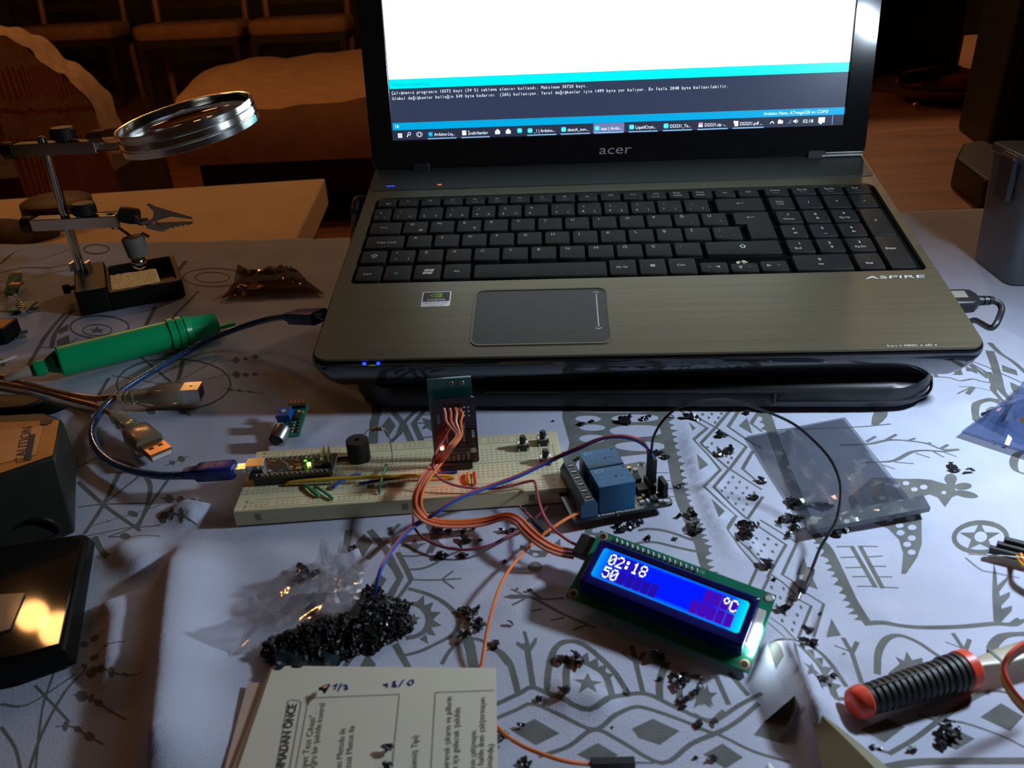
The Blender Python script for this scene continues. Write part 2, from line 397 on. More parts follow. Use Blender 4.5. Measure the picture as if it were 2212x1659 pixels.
for x, y in ((1625,205),(1690,240),(1755,290),(1790,240),(1820,195),(1720,200),(1760,450),(1720,510),(1780,555),(1675,555),(1745,600),(1790,610),(1925,660),(1890,705),(1860,560),(1870,640),(1940,600),(1940,855),(1895,910),(2010,905),(1860,965),(1975,965),(2085,965),(1825,1008),(1930,1020),(2045,1020),(2160,1015),(1890,1070),(2005,1080),(2110,1080),(1970,1130),(2085,1135),(2050,1190)): el(T, x, y, 17, 16, 1, 6, .5)
for t in ([(2000,325),(2085,240),(2145,410)],[(1480,290),(1555,350),(1520,390)],[(1560,640),(1685,750),(1590,820)],[(1710,1110),(1855,1230),(1790,1310)]): pg(T, t)
pg(T, [(410,1370),(520,1370),(560,1480),(420,1635),(340,1635)])
for x, y in ((510,1405),(470,1475),(448,1550)): el(T, x, y, 38, 24, 0, 10)
T = crop(1380, 1120, 5.0273)
curve(T, [(0,110),(100,95),(250,110),(400,150),(580,215)], 42); curve(T, [(-100,300),(0,245),(180,240),(400,290),(640,338),(740,345)], 40)
curve(T, [(560,60),(640,230),(680,380),(720,520),(770,640)], 60)
teeth(T, [(600,20),(665,200),(700,380),(745,520),(800,640)], 60, 95, 1, (1,-.1))
lattice(T, [[(1040,0),(960,125),(1100,310),(1290,515),(1205,700)],[(1200,0),(1420,150),(1600,270),(1400,620)],[(1320,0),(1560,150),(1720,250),(1560,590),(1660,650),(1745,735)],[(1430,590),(1560,670),(1650,750),(1710,810)],[(1745,860),(1875,930),(1730,1300)],[(1820,790),(2010,910),(1900,1280)],[(1420,615),(1345,760)]], 23)
lattice(T, [[(960,150),(1160,300),(1350,500)],[(1430,1050),(1570,1150),(1700,1310)],[(1410,1110),(1590,1270)]], 15)
for x, y in ((1280,200),(1405,205),(1240,265),(1365,270),(1495,270),(1210,320),(1330,345),(1455,345),(1295,390),(1420,425)): el(T, x, y, 23, 16, 1, 6, .5)
for x, y in ((1465,655),(1445,725),(1575,740),(1540,835),(1500,920),(1765,940),(1725,1025),(1590,1020),(1560,1085),(1690,1110),(1670,1190)): el(T, x, y, 16, 26, 1, 6, -.5)
for t in ([(1795,405),(1860,600),(1710,590)],[(1880,600),(1950,755),(1840,715)],[(2095,1065),(2200,1255),(2035,1285)],[(1540,-10),(1560,100),(1470,60)]): pg(T, t)
# bottom right: arches, suns, waves, diamonds
T = crop(1500, 1300, 3.1067)
for q, w in (([(560,480),(515,350),(545,268),(620,245),(720,285),(850,360),(940,450),(1020,560)],34),([(1230,470),(1238,330),(1290,240),(1380,215),(1500,260),(1620,340),(1760,430)],34),([(2012,390),(2000,300),(2050,230),(2120,205),(2230,200)],42),([(1500,745),(1650,790),(1800,800),(2060,890),(2220,970)],22),([(1310,1010),(1480,910),(1640,790),(1800,680),(1980,590),(2130,610),(2230,660)],28),([(1170,970),(1320,1008)],26),([(1290,1105),(1500,1068),(1900,1060),(2240,1060)],56),
    ([(0,740),(120,790),(300,680),(450,600)],28),([(150,490),(230,670)],32),([(240,460),(360,610)],34),([(0,925),(150,870),(300,780),(430,670)],28),([(0,830),(170,880),(400,990),(640,1062)],26),([(920,700),(1050,640),(1140,600)],24)): curve(T, q, w)
curve(T, [(640,400),(740,425),(830,470),(890,560),(935,690)], 62); teeth(T, [(600,370),(740,390),(860,450),(920,560),(960,640)], 50, 60, -1)
pg(T, [(600,360),(640,420),(640,480),(690,620),(660,420)]); star(T, 770, 590, 72, 84)
for q, w in (([(1000,235),(1060,350),(1125,530)],28),([(940,295),(1045,332)],15),([(1095,260),(1055,345)],22),([(1740,200),(1805,300),(1890,420)],25),([(1690,258),(1800,300)],13),([(1850,240),(1822,315)],20)): strip(T, q, w)
pg(T, [(1300,470),(1380,405),(1350,355),(1410,385),(1425,320),(1465,380),(1530,365),(1545,420),(1650,430),(1500,500)])
for t in ([(2060,670),(2212,760),(2120,860),(1920,765)],[(1770,850),(1885,910),(1760,985),(1600,915)],[(1110,860),(1280,935),(1415,830),(1300,770)],[(190,935),(330,1030),(210,1105),(60,1010)],[(400,880),(470,790),(660,700),(690,770),(560,930)]): pg(T, t)
star(T, 85, 620, 75, 85)
# bottom middle
T = crop(1000, 1380, 3.95)
for q, w in (([(240,60),(330,110),(400,200),(440,330),(470,450)],46),([(715,430),(730,250),(780,80),(870,18),(1000,25),(1150,130),(1300,280),(1420,470)],46),([(1680,500),(1680,350),(1730,190)],50),([(280,540),(480,450),(600,400),(800,500),(1080,610),(1300,490),(1550,450),(1800,560),(2100,680),(2230,600)],44),([(290,655),(450,590),(600,540),(850,650),(1120,760),(1300,640),(1450,570),(1580,580),(1900,690),(2140,795)],38),([(650,985),(900,900),(1120,760),(1350,860),(1700,1045),(1950,880),(2240,750)],40)): curve(T, q, w)
curve(T, [(885,450),(880,280),(910,190),(1010,180),(1120,230),(1220,310),(1275,500)], 52); teeth(T, [(850,200),(960,140),(1080,180),(1200,250),(1260,400)], 70, 60, -1)
star(T, 1065, 400, 135, 118); star(T, 2045, 480, 135, 118); curve(T, [(1850,560),(1850,400),(1890,320),(2000,300)], 46)
for q, w in (([(600,410),(570,220),(540,30)],42),([(460,30),(550,95)],26),([(620,10),(565,90)],26),([(1540,455),(1490,250),(1440,40)],36),([(1350,100),(1475,185)],23),([(1550,100),(1490,195)],28),([(20,-60),(60,60),(90,230)],70)): strip(T, q, w)
for t in ([(610,665),(825,790),(620,890),(415,765)],[(1620,665),(1850,770),(1680,890),(1500,830),(1440,750)],[(1150,870),(1325,975),(1180,1070),(970,970)],[(2230,880),(2050,970),(2230,1080)]): pg(T, t)
# left middle
T = crop(840, 1100, 5.0273)
for q, w in (([(140,492),(250,497),(380,480),(455,440)],30),([(200,640),(350,632),(480,585),(620,500),(800,430)],34),([(215,850),(400,900),(570,980),(700,1090),(752,1200),(730,1290),(650,1370),(500,1450),(330,1530),(150,1580)],45),([(575,1660),(650,1530),(760,1430),(900,1388),(1050,1430),(1180,1530),(1285,1660)],42),([(1730,1650),(1800,1500),(1900,1420),(2050,1440),(2240,1530)],45),([(1400,960),(1600,985),(1900,1130),(2240,1270)],34),([(1450,950),(1650,975),(1900,955)],30)): curve(T, q, w)
lattice(T, [[(95,460),(180,620),(240,750),(120,920),(30,1020)],[(0,560),(60,640),(115,730),(0,910)],[(80,1450),(190,1660)]], 42)
curve(T, [(150,1015),(300,1015),(400,1080),(440,1180),(400,1290),(300,1360),(190,1385)], 66); teeth(T, [(300,985),(420,1050),(480,1180),(440,1310),(330,1400)], 80, 95, -1); star(T, 270, 1180, 80, 80)
for q, w in (([(250,750),(400,757),(580,755),(780,745)],25),([(575,750),(695,662)],22),([(590,765),(705,848)],22),([(1470,1320),(1500,1430),(1530,1660)],30),([(1390,1430),(1505,1490)],22),([(1600,1390),(1520,1500)],26),([(1330,875),(1440,935)],22),([(1340,1055),(1470,990)],26),([(1550,1105),(1660,1080)],24),([(1760,1197),(1900,1165)],26),([(2000,1300),(2150,1240)],26),([(1540,900),(1660,975)],26),([(0,265),(110,150)],40),([(30,385),(180,240)],40),([(140,380),(280,380)],50),([(220,380),(290,450)],40)): strip(T, q, w)
pg(T, [(1232,965),(1320,935),(1440,940),(1510,985),(1330,990)])
curve(T, [(440,160),(490,260),(490,350),(440,450)], 56); teeth(T, [(480,180),(530,300),(500,420)], 65, 85, -1); pg(T, [(150,400),(240,370),(280,300),(310,360),(420,350),(330,400),(285,460),(240,410)])
pg(T, [(1425,370),(1480,390),(1560,430),(1740,440),(1700,510),(1600,520),(1530,490),(1420,415)]); el(T, 1588, 632, 82, 66); el(T, 1590, 480, 34, 20, 0); el(T, 1500, 435, 24, 14, 0)
pg(T, [(1860,300),(1760,390),(1870,440)])
# upper left of the cloth in view
T = crop(460, 1150, 3.16)
lattice(T, [[(925,-20),(905,130)],[(1070,-20),(1180,110),(1275,300),(1200,455)],[(1190,50),(1060,170)],[(870,945),(945,840)],[(1240,760),(1365,970)]], 34)
pg(T, [(1030,0),(1090,60),(1020,165),(972,60)]); pg(T, [(1050,820),(1112,890),(1080,965),(975,950)]); pg(T, [(1130,270),(1185,310),(1120,420),(1080,350)])
T = crop(720, 870, 8.5)
strip(T, [(790,40),(790,180),(750,300),(725,700),(700,1000)], 88); pg(T, [(1020,225),(1145,400),(990,625),(875,410)])
strip(T, [(1100,150),(1270,340),(1450,740)], 66); strip(T, [(1520,110),(1270,360),(1200,550),(1000,750)], 62); strip(T, [(1700,90),(1470,350),(1640,730)], 60)
strip(T, [(1460,350),(1760,350)], 45); strip(T, [(1660,200),(1830,200)], 35); strip(T, [(1620,612),(1900,590)], 48)
pg(T, [(1620,260),(1830,300),(1860,540),(1720,440),(1610,470),(1680,370)]); pg(T, [(1280,720),(1320,680),(1400,720),(1380,760),(1290,770)])
# left
T = crop(0, 840, 2.025)
for q, w in (([(340,335),(440,292),(560,322),(650,400),(640,500),(590,590),(470,640)],11),([(340,400),(450,500),(610,612)],11),([(340,510),(450,498),(650,492)],11),([(365,625),(450,500),(520,360)],14),([(450,500),(620,365)],10),([(350,640),(500,610),(560,600),(700,590)],8),([(600,600),(640,520),(740,380)],11),([(0,1370),(120,1372),(330,1240)],12),([(120,1670),(180,1500),(280,1320),(380,1215)],14),([(0,1470),(60,1560),(90,1670)],10),([(150,1290),(300,1450)],8),([(230,1240),(180,1400),(150,1670)],9),([(410,640),(440,700),(470,740)],14)): curve(T, q, w)
beads(T, [(370,1245),(440,1250),(520,1275),(630,1265)], [(32,26),(24,16),(16,20),(14,8)]); beads(T, [(320,1330),(390,1350),(450,1390),(550,1445)], [(30,26),(14,20),(22,16),(12,8)])
beads(T, [(240,1470),(310,1470),(380,1510),(450,1550)], [(14,26),(20,16),(26,22)]); beads(T, [(330,1225),(430,1180),(560,1145)], [(14,10),(30,14),(16,6)]); beads(T, [(330,1125),(400,1100),(460,1080)], [(20,14),(26,16)])
beads(T, [(700,470),(800,480),(920,500)], [(22,20),(16,20),(16,14)]); beads(T, [(690,560),(760,560),(860,590)], [(24,30),(16,22),(14,24)]); beads(T, [(720,330),(780,305),(820,288)], [(14,10),(18,14)]); beads(T, [(480,640),(560,640),(700,640)], [(26,18)]); beads(T, [(400,590),(540,550),(700,500)], [(6,4),(26,14)], 6)
beads(T, [(640,100),(660,90),(690,60)], [(24,14)]); beads(T, [(780,80),(800,95),(830,110)], [(20,14)])
T = crop(0, 560, 2.99)
ring(T, 640, 430, 190, 72, 13); ring(T, 625, 450, 95, 36, 9); star(T, 625, 450, 60, 26)
ring(T, 1120, 800, 370, 165, 12)
for q, w in (([(170,690),(300,480),(420,340)],14),([(330,560),(360,460),(470,320)],12),([(720,745),(1120,800),(1480,735)],9),([(900,620),(1120,800),(1250,900)],9),([(850,860),(1120,800),(1180,640)],12),([(1120,800),(1400,640)],8),([(1100,380),(1160,320),(1280,200)],10),([(1000,300),(900,500)],12),([(1200,0),(1100,130)],12),([(200,110),(350,90),(480,60)],16),([(0,330),(150,340),(260,330)],16),([(700,760),(640,860),(600,940)],13),([(250,560),(400,560),(500,500)],10),([(0,640),(20,680)],10)): curve(T, q, w)
ring(T, 1380, 110, 200, 60, 9); ring(T, 1370, 110, 110, 34, 8)
beads(T, [(1480,650),(1600,635),(1730,600)], [(22,20),(14,12),(20,14)]); beads(T, [(1480,740),(1600,738),(1720,735)], [(26,22),(20,14),(18,14)]); beads(T, [(1440,830),(1560,845),(1700,860)], [(22,10),(14,10),(18,8)])
pg(T, [(370,450),(440,410),(440,450),(380,480)]); pg(T, [(360,520),(440,480),(450,540),(370,560)])
T = crop(0, 500, 7.373)
for q, w in (([(0,640),(400,560),(900,560),(1150,500)],60),([(600,440),(900,340),(1100,260)],26),([(0,500),(200,330),(400,260)],26)): curve(T, q, w)
ring(T, 1530, 270, 200, 75, 26)

def gauss_ridge(P, line, amp, wr, wl):
    best = np.full(P.shape[0], 1e9); sg = np.zeros(P.shape[0]); tt = np.zeros(P.shape[0]); L = len(line)-1
    for i in range(L):
        a = np.array(line[i][:2]); b = np.array(line[i+1][:2]); d = b-a; l2 = d@d
        t = np.clip(((P-a)@d)/l2, 0, 1); q = P-(a+t[:, None]*d); dist = np.hypot(q[:, 0], q[:, 1])
        cr = d[0]*(P[:, 1]-a[1])-d[1]*(P[:, 0]-a[0]); m = dist < best
        best = np.where(m, dist, best); sg = np.where(m, np.sign(cr), sg); tt = np.where(m, (i+t)/L, tt)
    w = np.where(sg > 0, wr, wl); fade = np.clip(np.minimum(tt, 1-tt)*4+.06, 0, 1)
    return amp*fade*np.exp(-(best/w)**2)
def noise2(P, sc, seed):
    r = np.random.RandomState(seed); o = 0
    for k in range(7):
        a = r.uniform(0, 2*PI); f = sc*r.uniform(.6, 1.6); o = o+np.sin((P[:, 0]*math.cos(a)+P[:, 1]*math.sin(a))*f+r.uniform(0, 6)+1.5*np.sin(P[:, 0]*f*.37+P[:, 1]*f*.29))
    return o/7
def wl(*p): return [tuple(at(x, y)) for x, y in p]
RID = [(wl((1655,1385),(1690,1440),(1722,1500),(1745,1560),(1800,1700)), 14, 11, 3.6),
       (wl((402,1165),(383,1260),(372,1400),(352,1620),(350,1750)), 14, 15, 7),
       (wl((250,1170),(290,1215),(330,1235)), 6, 12, 8), (wl((226,1300),(252,1340),(235,1540)), 7, 14, 6),
       (wl((370,1095),(440,1115)), 6, 8, 8), (wl((520,1160),(640,1230),(700,1200)), 1.8, 12, 12),
       (wl((1478,905),(1500,1000),(1545,1120),(1610,1230)), 2.6, 3.5, 3), (wl((1500,920),(1560,1090),(1680,1260)), 1.4, 3, 3),
       (wl((1340,1530),(1250,1490),(1180,1500)), 3.0, 7, 6),
       (wl((1965,520),(2060,560),(2130,640)), 2.2, 5, 5), (wl((1990,600),(2090,650)), 2.0, 5, 4), (wl((2120,690),(2212,740)), 2.5, 6, 6),
       (wl((2010,900),(2100,860)), 1.5, 8, 8), (wl((1850,1440),(1800,1400),(1700,1390)), 1.2, 8, 8),
       (wl((600,900),(660,950),(740,900)), 1.6, 6, 6), (wl((20,930),(90,1010)), .1, 3, 3), (wl((1940,1340),(1850,1300)), .8, 6, 6),
       (wl((1060,1330),(1130,1290),(1180,1200)), 1.3, 9, 8), (wl((150,560),(60,640)), 2.2, 14, 10)]
def cloth_h(P):
    P = np.asarray(P, float); h = (noise2(P, .045, 3)-1)*.8+(noise2(P, .16, 5)-1)*.22
    for l, a, r_, l_ in RID: h = h+gauss_ridge(P, l, a, r_, l_)
    return h
EX = [(-720, 833), (-521, 823), (-372, 808.5), (-180, 790), (400.9, 788), (700, 783)]
def edge_y(x): return np.interp(x, [e[0] for e in EX], [e[1] for e in EX])
pv = []; pf = []; kinds = []
for kd_, q in PT:
    ok = [p for p in q if -690 < p.x < 640 and 110 < p.y < 1000]
    if len(ok) != len(q): continue
    if sum(q[i].x*q[(i+1) % len(q)].y-q[(i+1) % len(q)].x*q[i].y for i in range(len(q))) < 0: q = q[::-1]
    n0 = len(pv); pv += [Vector((p.x, p.y)) for p in q]; pf.append(list(range(n0, len(pv)))); kinds.append(kd_)
gx = np.arange(-690, 641, 5.0); gy = np.concatenate([np.arange(110, 560, 4.0), np.arange(560, 1000, 6.0)])
for j, y in enumerate(gy):
    for x in gx: pv.append(Vector((float(x)+(2.5 if j % 2 else 0), float(y))))
for x0_, x1_, y0_, y1_ in ((70, 128, 130, 240), (-195, -128, 165, 335)):
    for y in np.arange(y0_, y1_, 2.2):
        for x in np.arange(x0_, x1_, 2.2): pv.append(Vector((float(x)+.3, float(y)+.17)))
ov, oe, of, ovi, oei, ofi = delaunay_2d_cdt(pv, [], pf, 0, 1e-4, True)
P2 = np.array([(v.x, v.y) for v in ov]); E = edge_y(P2[:, 0])
over = np.clip(P2[:, 1]-E, 0, None)
Z = cloth_h(P2); Z = np.where(over > 0, Z*np.exp(-over/15), Z)
X3 = np.column_stack([P2[:, 0], np.minimum(P2[:, 1], E+6*(1-np.exp(-over/6))), Z-np.clip(over-1, 0, None)])
X3[:, 1] += np.where(over > 8, 4*np.sin(P2[:, 0]*.05)*np.clip(over/80, 0, 1), 0)
g = G(); g.mid('cloth_light'); g.mid('cloth_print')
g.v = [Vector(p) for p in X3]
for f, src in zip(of, ofi):
    g.f.append(list(f)); k = 0
    if src: k = 1 if kinds[max(src)] == 1 else 0
    g.mi.append(k)
cl = g.build('tablecloth', sharp=80)
tag(cl, 'pale lilac tablecloth printed with grey animals, suns, twigs and dotted diamonds', 'tablecloth')
t = thing('table', 'dark wooden table under the printed tablecloth', 'table', (0, 450, -600))
g = G(TR(0, -450, 600)); g.rbox('wood_dark', -640, 620, 105, 783, -32, -7.5, 20); g.build('table_top', t, bevel=2)
for x in (-590, 560):
    for y in (150, 730): G(TR(0, -450, 600)).box('wood_dark', x, x+45, y-20, y+25, -600, -32.2).build('leg', t, bevel=2)
# ------------------------------------------------------------------ room
FZ = -600
struct(G().box('wood_floor', -3600, 3600, -1500, 8200, FZ-20, FZ).build('floor'))
struct(G().box('wall', -3600, 3600, 8200, 8300, FZ, 2000).build('wall_back'))
struct(G().box('wall', -3700, -3600, -1500, 8300, FZ, 2000).build('wall_left'))
struct(G().box('wall', 3600, 3700, -1500, 8300, FZ, 2000).build('wall_right'))
struct(G().box('wall', -3700, 3700, -1600, -1500, FZ, 2000).build('wall_front'))
struct(G().box('wall', -3700, 3700, -1600, 8300, 2000, 2050).build('ceiling'))
# world: almost nothing, the lamps do the work
w = bpy.data.worlds.new('world'); SC.world = w; w.use_nodes = True
w.node_tree.nodes['Background'].inputs[0].default_value = (.30, .19, .12, 1); w.node_tree.nodes['Background'].inputs[1].default_value = .012
def light(name, kind, loc, power, col, size=None, target=None, spot=None, spread=None):
    d = bpy.data.lights.new(name, kind); d.energy = power; d.color = col
    if kind == 'AREA': d.shape = 'DISK'; d.size = size*K
    elif size: d.shadow_soft_size = size*K
    if spread: d.spread = R(spread)
    o = bpy.data.objects.new(name, d); COL.objects.link(o); o.location = Vector(loc)*K
    if target is not None: o.rotation_euler = (Vector(target)-Vector(loc)).to_track_quat('-Z', 'Y').to_euler()
    if spot: d.spot_size = R(spot); d.spot_blend = .4
    return o
light('desk_lamp_light', 'AREA', (356, 340, 236), 1.55, (.68,.83,1.0), 40, (110, 300, 0))
for k, (x, y, z) in enumerate(((-1500,3000,1250),(-1250,2850,1330),(-1750,3150,1330),(-1135,1500,1195),(-1340,1700,1330))):
    light('ceiling_and_fill_light', 'POINT', (x, y, z), 6.5 if y > 2000 else 2.2, (1,.45,.14), 40)
light('ceiling_and_fill_light', 'POINT', (1000, 2500, 1350), 24, (1,.60,.34), 60)  # added warm fill to brighten the side table, no known lamp there
light('room_fill_light', 'AREA', (-300, -300, 1700), 0.2, (1,.62,.36), 600, (0, 700, 0))
SC.view_settings.view_transform = 'Standard'; SC.view_settings.look = 'None'
SC.view_settings.exposure = 0.0; SC.view_settings.gamma = 1.0
try: SC.view_settings.use_curve_mapping = False
except Exception: pass
# ------------------------------------------------------------------ laptop (local mm: x right, y to the back, z normal of the deck)
ML = Matrix.Translation((-116.85, 422.977, 40.534)) @ Matrix.Rotation(R(-3.59), 4, 'Z') @ Matrix.Rotation(R(13.16), 4, 'X')
lap = thing('laptop', 'open laptop with grey-brown palm rest and a glowing screen, standing on a black stand', 'laptop', M=ML)
g = G()
def outline(x0, x1, y0, y1, rf, rb):
    o = []
    for cx, cy, a, r in ((x1-rf, y0+rf, -90, rf), (x1-rb, y1-rb, 0, rb), (x0+rb, y1-rb, 90, rb), (x0+rf, y0+rf, 180, rf)):
        for i in range(7): t = R(a+90*i/6); o.append((cx+r*math.cos(t), cy+r*math.sin(t)))
    return o
rings = []
for ins, z in ((16,-25.5),(7,-24),(2.2,-15),(.3,-9),(-.6,-6),(-.4,-3.2),(.6,-1.6)):
    rings.append([(x, y, z) for x, y in outline(ins, 382-ins, ins, 251-ins*.3, 11-min(ins, 3), 12)])
g.loft('black_gloss', rings, caps=False); g.poly('black_gloss', rings[0][::-1]); g.build('lower_case', lap, sharp=50)
# deck plate with an opening for the keyboard, built as one ring plus strips
g = G()
n = 7; out = outline(1.4, 380.6, 1.4, 250, 9, 10)
KX0, KX1, KY0, KY1 = 10.2, 374.9, 78.6, 192.4
inn = outline(KX0, KX1, KY0, KY1, 4, 7)
N = len(out)
for z0, z1 in ((-1.6, 0),):
    v = [(x, y, z0) for x, y in out]+[(x, y, z1-.5) for x, y in out]+[(x*(1-.0016)+.3, y*(1-.002)+.3, z1) for x, y in out]+[(x, y, z1) for x, y in inn]+[(x, y, z0-1.2) for x, y in inn]
    f = []
    for j in range(4):
        for i in range(N): k = (i+1) % N; f.append((j*N+i, j*N+k, (j+1)*N+k, (j+1)*N+i))
    g.add(v, f, 'deck')
g.build('palm_rest', lap, sharp=40)
g = G(); g.prism('well', outline(KX0-.5, KX1+.5, KY0-.5, KY1+.5, 4, 7), -3.4, -2.6); g.build('keyboard_tray', lap)
# speaker strip behind the keyboard
g = G(); g.rbox('grille', 3, 379, 203.5, 243, .05, .45, 3)
for i in range(150):
    pass
g.build('speaker_grille', lap, bevel=.2)
# keys
LEG = []
def key(x0, x1, y0, y1, leg, name='key', poly=None, z=0.9):
    g = G(); cx = (x0+x1)/2
    if poly: lo = poly
    else: lo = g.rrect(x0, x1, y0, y1, 1.2, 2)
    mx = sum(p[0] for p in lo)/len(lo); my = sum(p[1] for p in lo)/len(lo)
    def sh(p, d): return (p[0]-math.copysign(min(d, abs(p[0]-mx)), p[0]-mx), p[1]-math.copysign(min(d, abs(p[1]-my)), p[1]-my))
    g.loft('key', [[(*p, -2.5) for p in lo], [(*p, z-.7) for p in lo], [(*sh(p, .35), z-.12) for p in lo], [(*sh(p, .75), z) for p in lo]])
    for item in leg:
        s, dx, dy, sz = item[:4]; m = item[4] if len(item) > 4 else 'legend'
        if callable(s): s(g, x0+dx, y0+dy, sz, m, z+.04)
        else: g.text(m, s, x0+dx, y0+dy, z+.04, sz, center=(len(item) > 5))
    o = g.build(name, lap, sharp=30); return o
def arrow(ch):
    def f(g, x, y, s, m, z):
        a = {'l': PI, 'r': 0, 'u': PI/2, 'd': -PI/2}[ch]; P = [(1,0),(-.7,.8),(-.7,-.8)]; Q = [(.55,0),(-.45,.45),(-.45,-.45)]
        rt = lambda p: (x+s*(p[0]*math.cos(a)-p[1]*math.sin(a)), y+s*(p[0]*math.sin(a)+p[1]*math.cos(a)), z)
        v = [rt(p) for p in P]+[rt(p) for p in Q]; g.add(v, [(0,1,4,3),(1,2,5,4),(2,0,3,5)], m)
    return f
def longarrow(g, x, y, s, m, z):
    g.box(m, x, x+s*3, y-.12, y+.12, z, z+.02); g.add([(x, y, z), (x+s*.9, y+s*.45, z), (x+s*.9, y-s*.45, z)], [(0,2,1)], m)
def entarrow(g, x, y, s, m, z):
    longarrow(g, x, y, s, m, z); g.box(m, x+s*3, x+s*3+.25, y-.12, y+.9, z, z+.02)
def tabarrow(g, x, y, s, m, z):
    g.box(m, x, x+5, y-.1, y+.1, z, z+.02); g.add([(x,y,z),(x+1,y+.55,z),(x+1,y-.55,z)], [(0,2,1)], m)
    g.box(m, x+1, x+6, y-1.5, y-1.3, z, z+.02); g.add([(x+6,y-1.4,z),(x+5,y-.85,z),(x+5,y-1.95,z)], [(0,2,1)], m)
def uparrow(g, x, y, s, m, z):
    P = [(0,1.1),(1,.1),(.5,.1),(.5,-.9),(-.5,-.9),(-.5,.1),(-1,.1)]
    for i in range(7):
        a = P[i]; b = P[(i+1) % 7]; d = Vector((b[0]-a[0], b[1]-a[1])); nn = Vector((-d.y, d.x)).normalized()*.14
        g.add([(x+s*a[0]-nn.x*s, y+s*a[1]-nn.y*s, z), (x+s*b[0]-nn.x*s, y+s*b[1]-nn.y*s, z), (x+s*b[0]+nn.x*s, y+s*b[1]+nn.y*s, z), (x+s*a[0]+nn.x*s, y+s*a[1]+nn.y*s, z)], [(0,1,2,3)], m)
def winlogo(g, x, y, s, m, z):
    for i, (a, b) in enumerate(((0,0),(1,0),(0,1),(1,1))):
        X = x+a*s*1.1+b*s*.25; Y = y+b*s*1.05-a*.1; g.add([(X,Y,z),(X+s,Y+.15,z),(X+s+.22*s,Y+s*.92,z),(X+.22*s,Y+s*.8,z)], [(0,1,2,3)], m)
def menu(g, x, y, s, m, z):
    for k in range(3): g.box(m, x, x+3, y+k*.95, y+k*.95+.62, z, z+.02)
def bar(g, x, y, s, m, z): g.box(m, x, x+s, y-.12, y+.12, z, z+.02)
RY = dict(ctl=(80.7,98), z=(101.6,116.8), a=(120.2,135.8), q=(138.9,154.6), num=(158,174.6), F=(177.6,189.2))
# function row
y0, y1 = RY['F']; fx = [28.3+16.55*i for i in range(16)]
key(12.8, 26.2, y0, y1, [('Esc', 6, 3.2, 3)])
FL = ['F1','F2','F3','F4','F5','F6','F7','F8','F9','F10','F11','F12','PrtSc','Pause','Ins','Del']
for i, s in enumerate(FL):
    L = [(s, 5.5 if len(s) < 4 else 3, 6 if i < 14 and i != 8 else 5, 2.6)]
    if 2 <= i <= 7: L.append((bar, 5, 3, 4.5, 'legend_blue'))
    if s == 'F12': L.append(('Scr Lk', 4, 2, 2.2, 'legend_blue'))
    if s == 'PrtSc': L = [('PrtSc', 3, 6.6, 2.5), ('SysRq', 3, 3, 2.5)]
    if s == 'Pause': L = [('Pause', 3, 6.6, 2.5), ('Break', 3, 3, 2.5)]
    key(fx[i], fx[i]+14.4, y0, y1, L)
for i, (s, e) in enumerate((('Home','▸/II'),('Pg Up','■'),('Pg Dn','I◂◂'),('End','▸▸I'))):
    key(295.6+19.3*i, 295.6+19.3*i+16.6, y0, y1, [(s, 4, 6, 2.8), (bar, 5.5, 3.2, 4, 'legend_blue')])
# number row
y0, y1 = RY['num']
key(12.3, 24.6, y0, y1, [('é', 4, 9.5, 3.2), ('"', 2, 2.5, 3), ('<', 7.5, 2.5, 3)])
for i, (a, b, c) in enumerate((('1','!','>'),('2',"'",'£'),('3','^','#'),('4','+','$'),('5','%','½'),('6','&',''),('7','/','{'),('8','(','['),('9',')',']'),('0','=','}'),('*','?','\\'),('-','_','|'))):
    x = 26.6+19.05*i; key(x, x+16.9, y0, y1, [(a, 3, 3, 3.6), (b, 4, 10.5, 3.2), (c, 11.5, 3, 3.2)])
key(258.3, 291.3, y0, y1, [(longarrow, 14, 9, 1.8)], 'backspace_key')
NX = [295.7, 315.0, 334.4, 353.3]
for x, s in zip(NX, ('Num', '/', '*', '-')):
    key(x, x+(15.6 if x > 350 else 16.4), y0, y1, [('Num', 4.5, 9, 2.6), ('Lock', 4.5, 5.8, 2.6)] if s == 'Num' else [(s, 7, 6.5, 4.4)])
# Q row
y0, y1 = RY['q']
key(12.7, 34.6, y0, y1, [(tabarrow, 6.5, 9, 1)], 'tab_key')
QX = [36.6+19*i for i in range(12)]
for x, s in zip(QX, 'QWERTYUIOPĞÜ'):
    L = [(s, 4, 10.5, 4)]
    if s == 'Q': L.append(('@', 11, 3, 3.2))
    if s == 'E': L.append(('€', 11.5, 3.5, 3.4))
    if s == 'Ğ': L.append(('¨', 11, 1, 4))
    if s == 'Ü': L.append(('~', 11, 3.5, 3.6))
    key(x, x+16.9, y0, y1, L)
ya, yb = RY['a'][0], RY['q'][1]
key(268, 291.6, ya, yb, [(entarrow, 8, 27, 1.7)], 'enter_key', poly=[(274.2, ya), (291.6, ya), (291.6, yb), (267.3, yb), (267.3, ya+18.5), (274.2, ya+18.5)])
key(353.6, 369.2, ya, yb, [('+', 6, 17, 4.4)], 'plus_key')
for x, (a, b) in zip((NX[0]+1, NX[1]+.2, NX[2]), (('7','Home'),('8','u'),('9','Pg Up'))):
    key(x, x+16.6, y0, y1, [(a, 7, 9, 3.8), (arrow('u'), 8.2, 5, 1.5) if b == 'u' else (b, 3.6, 3.8, 2.9)])
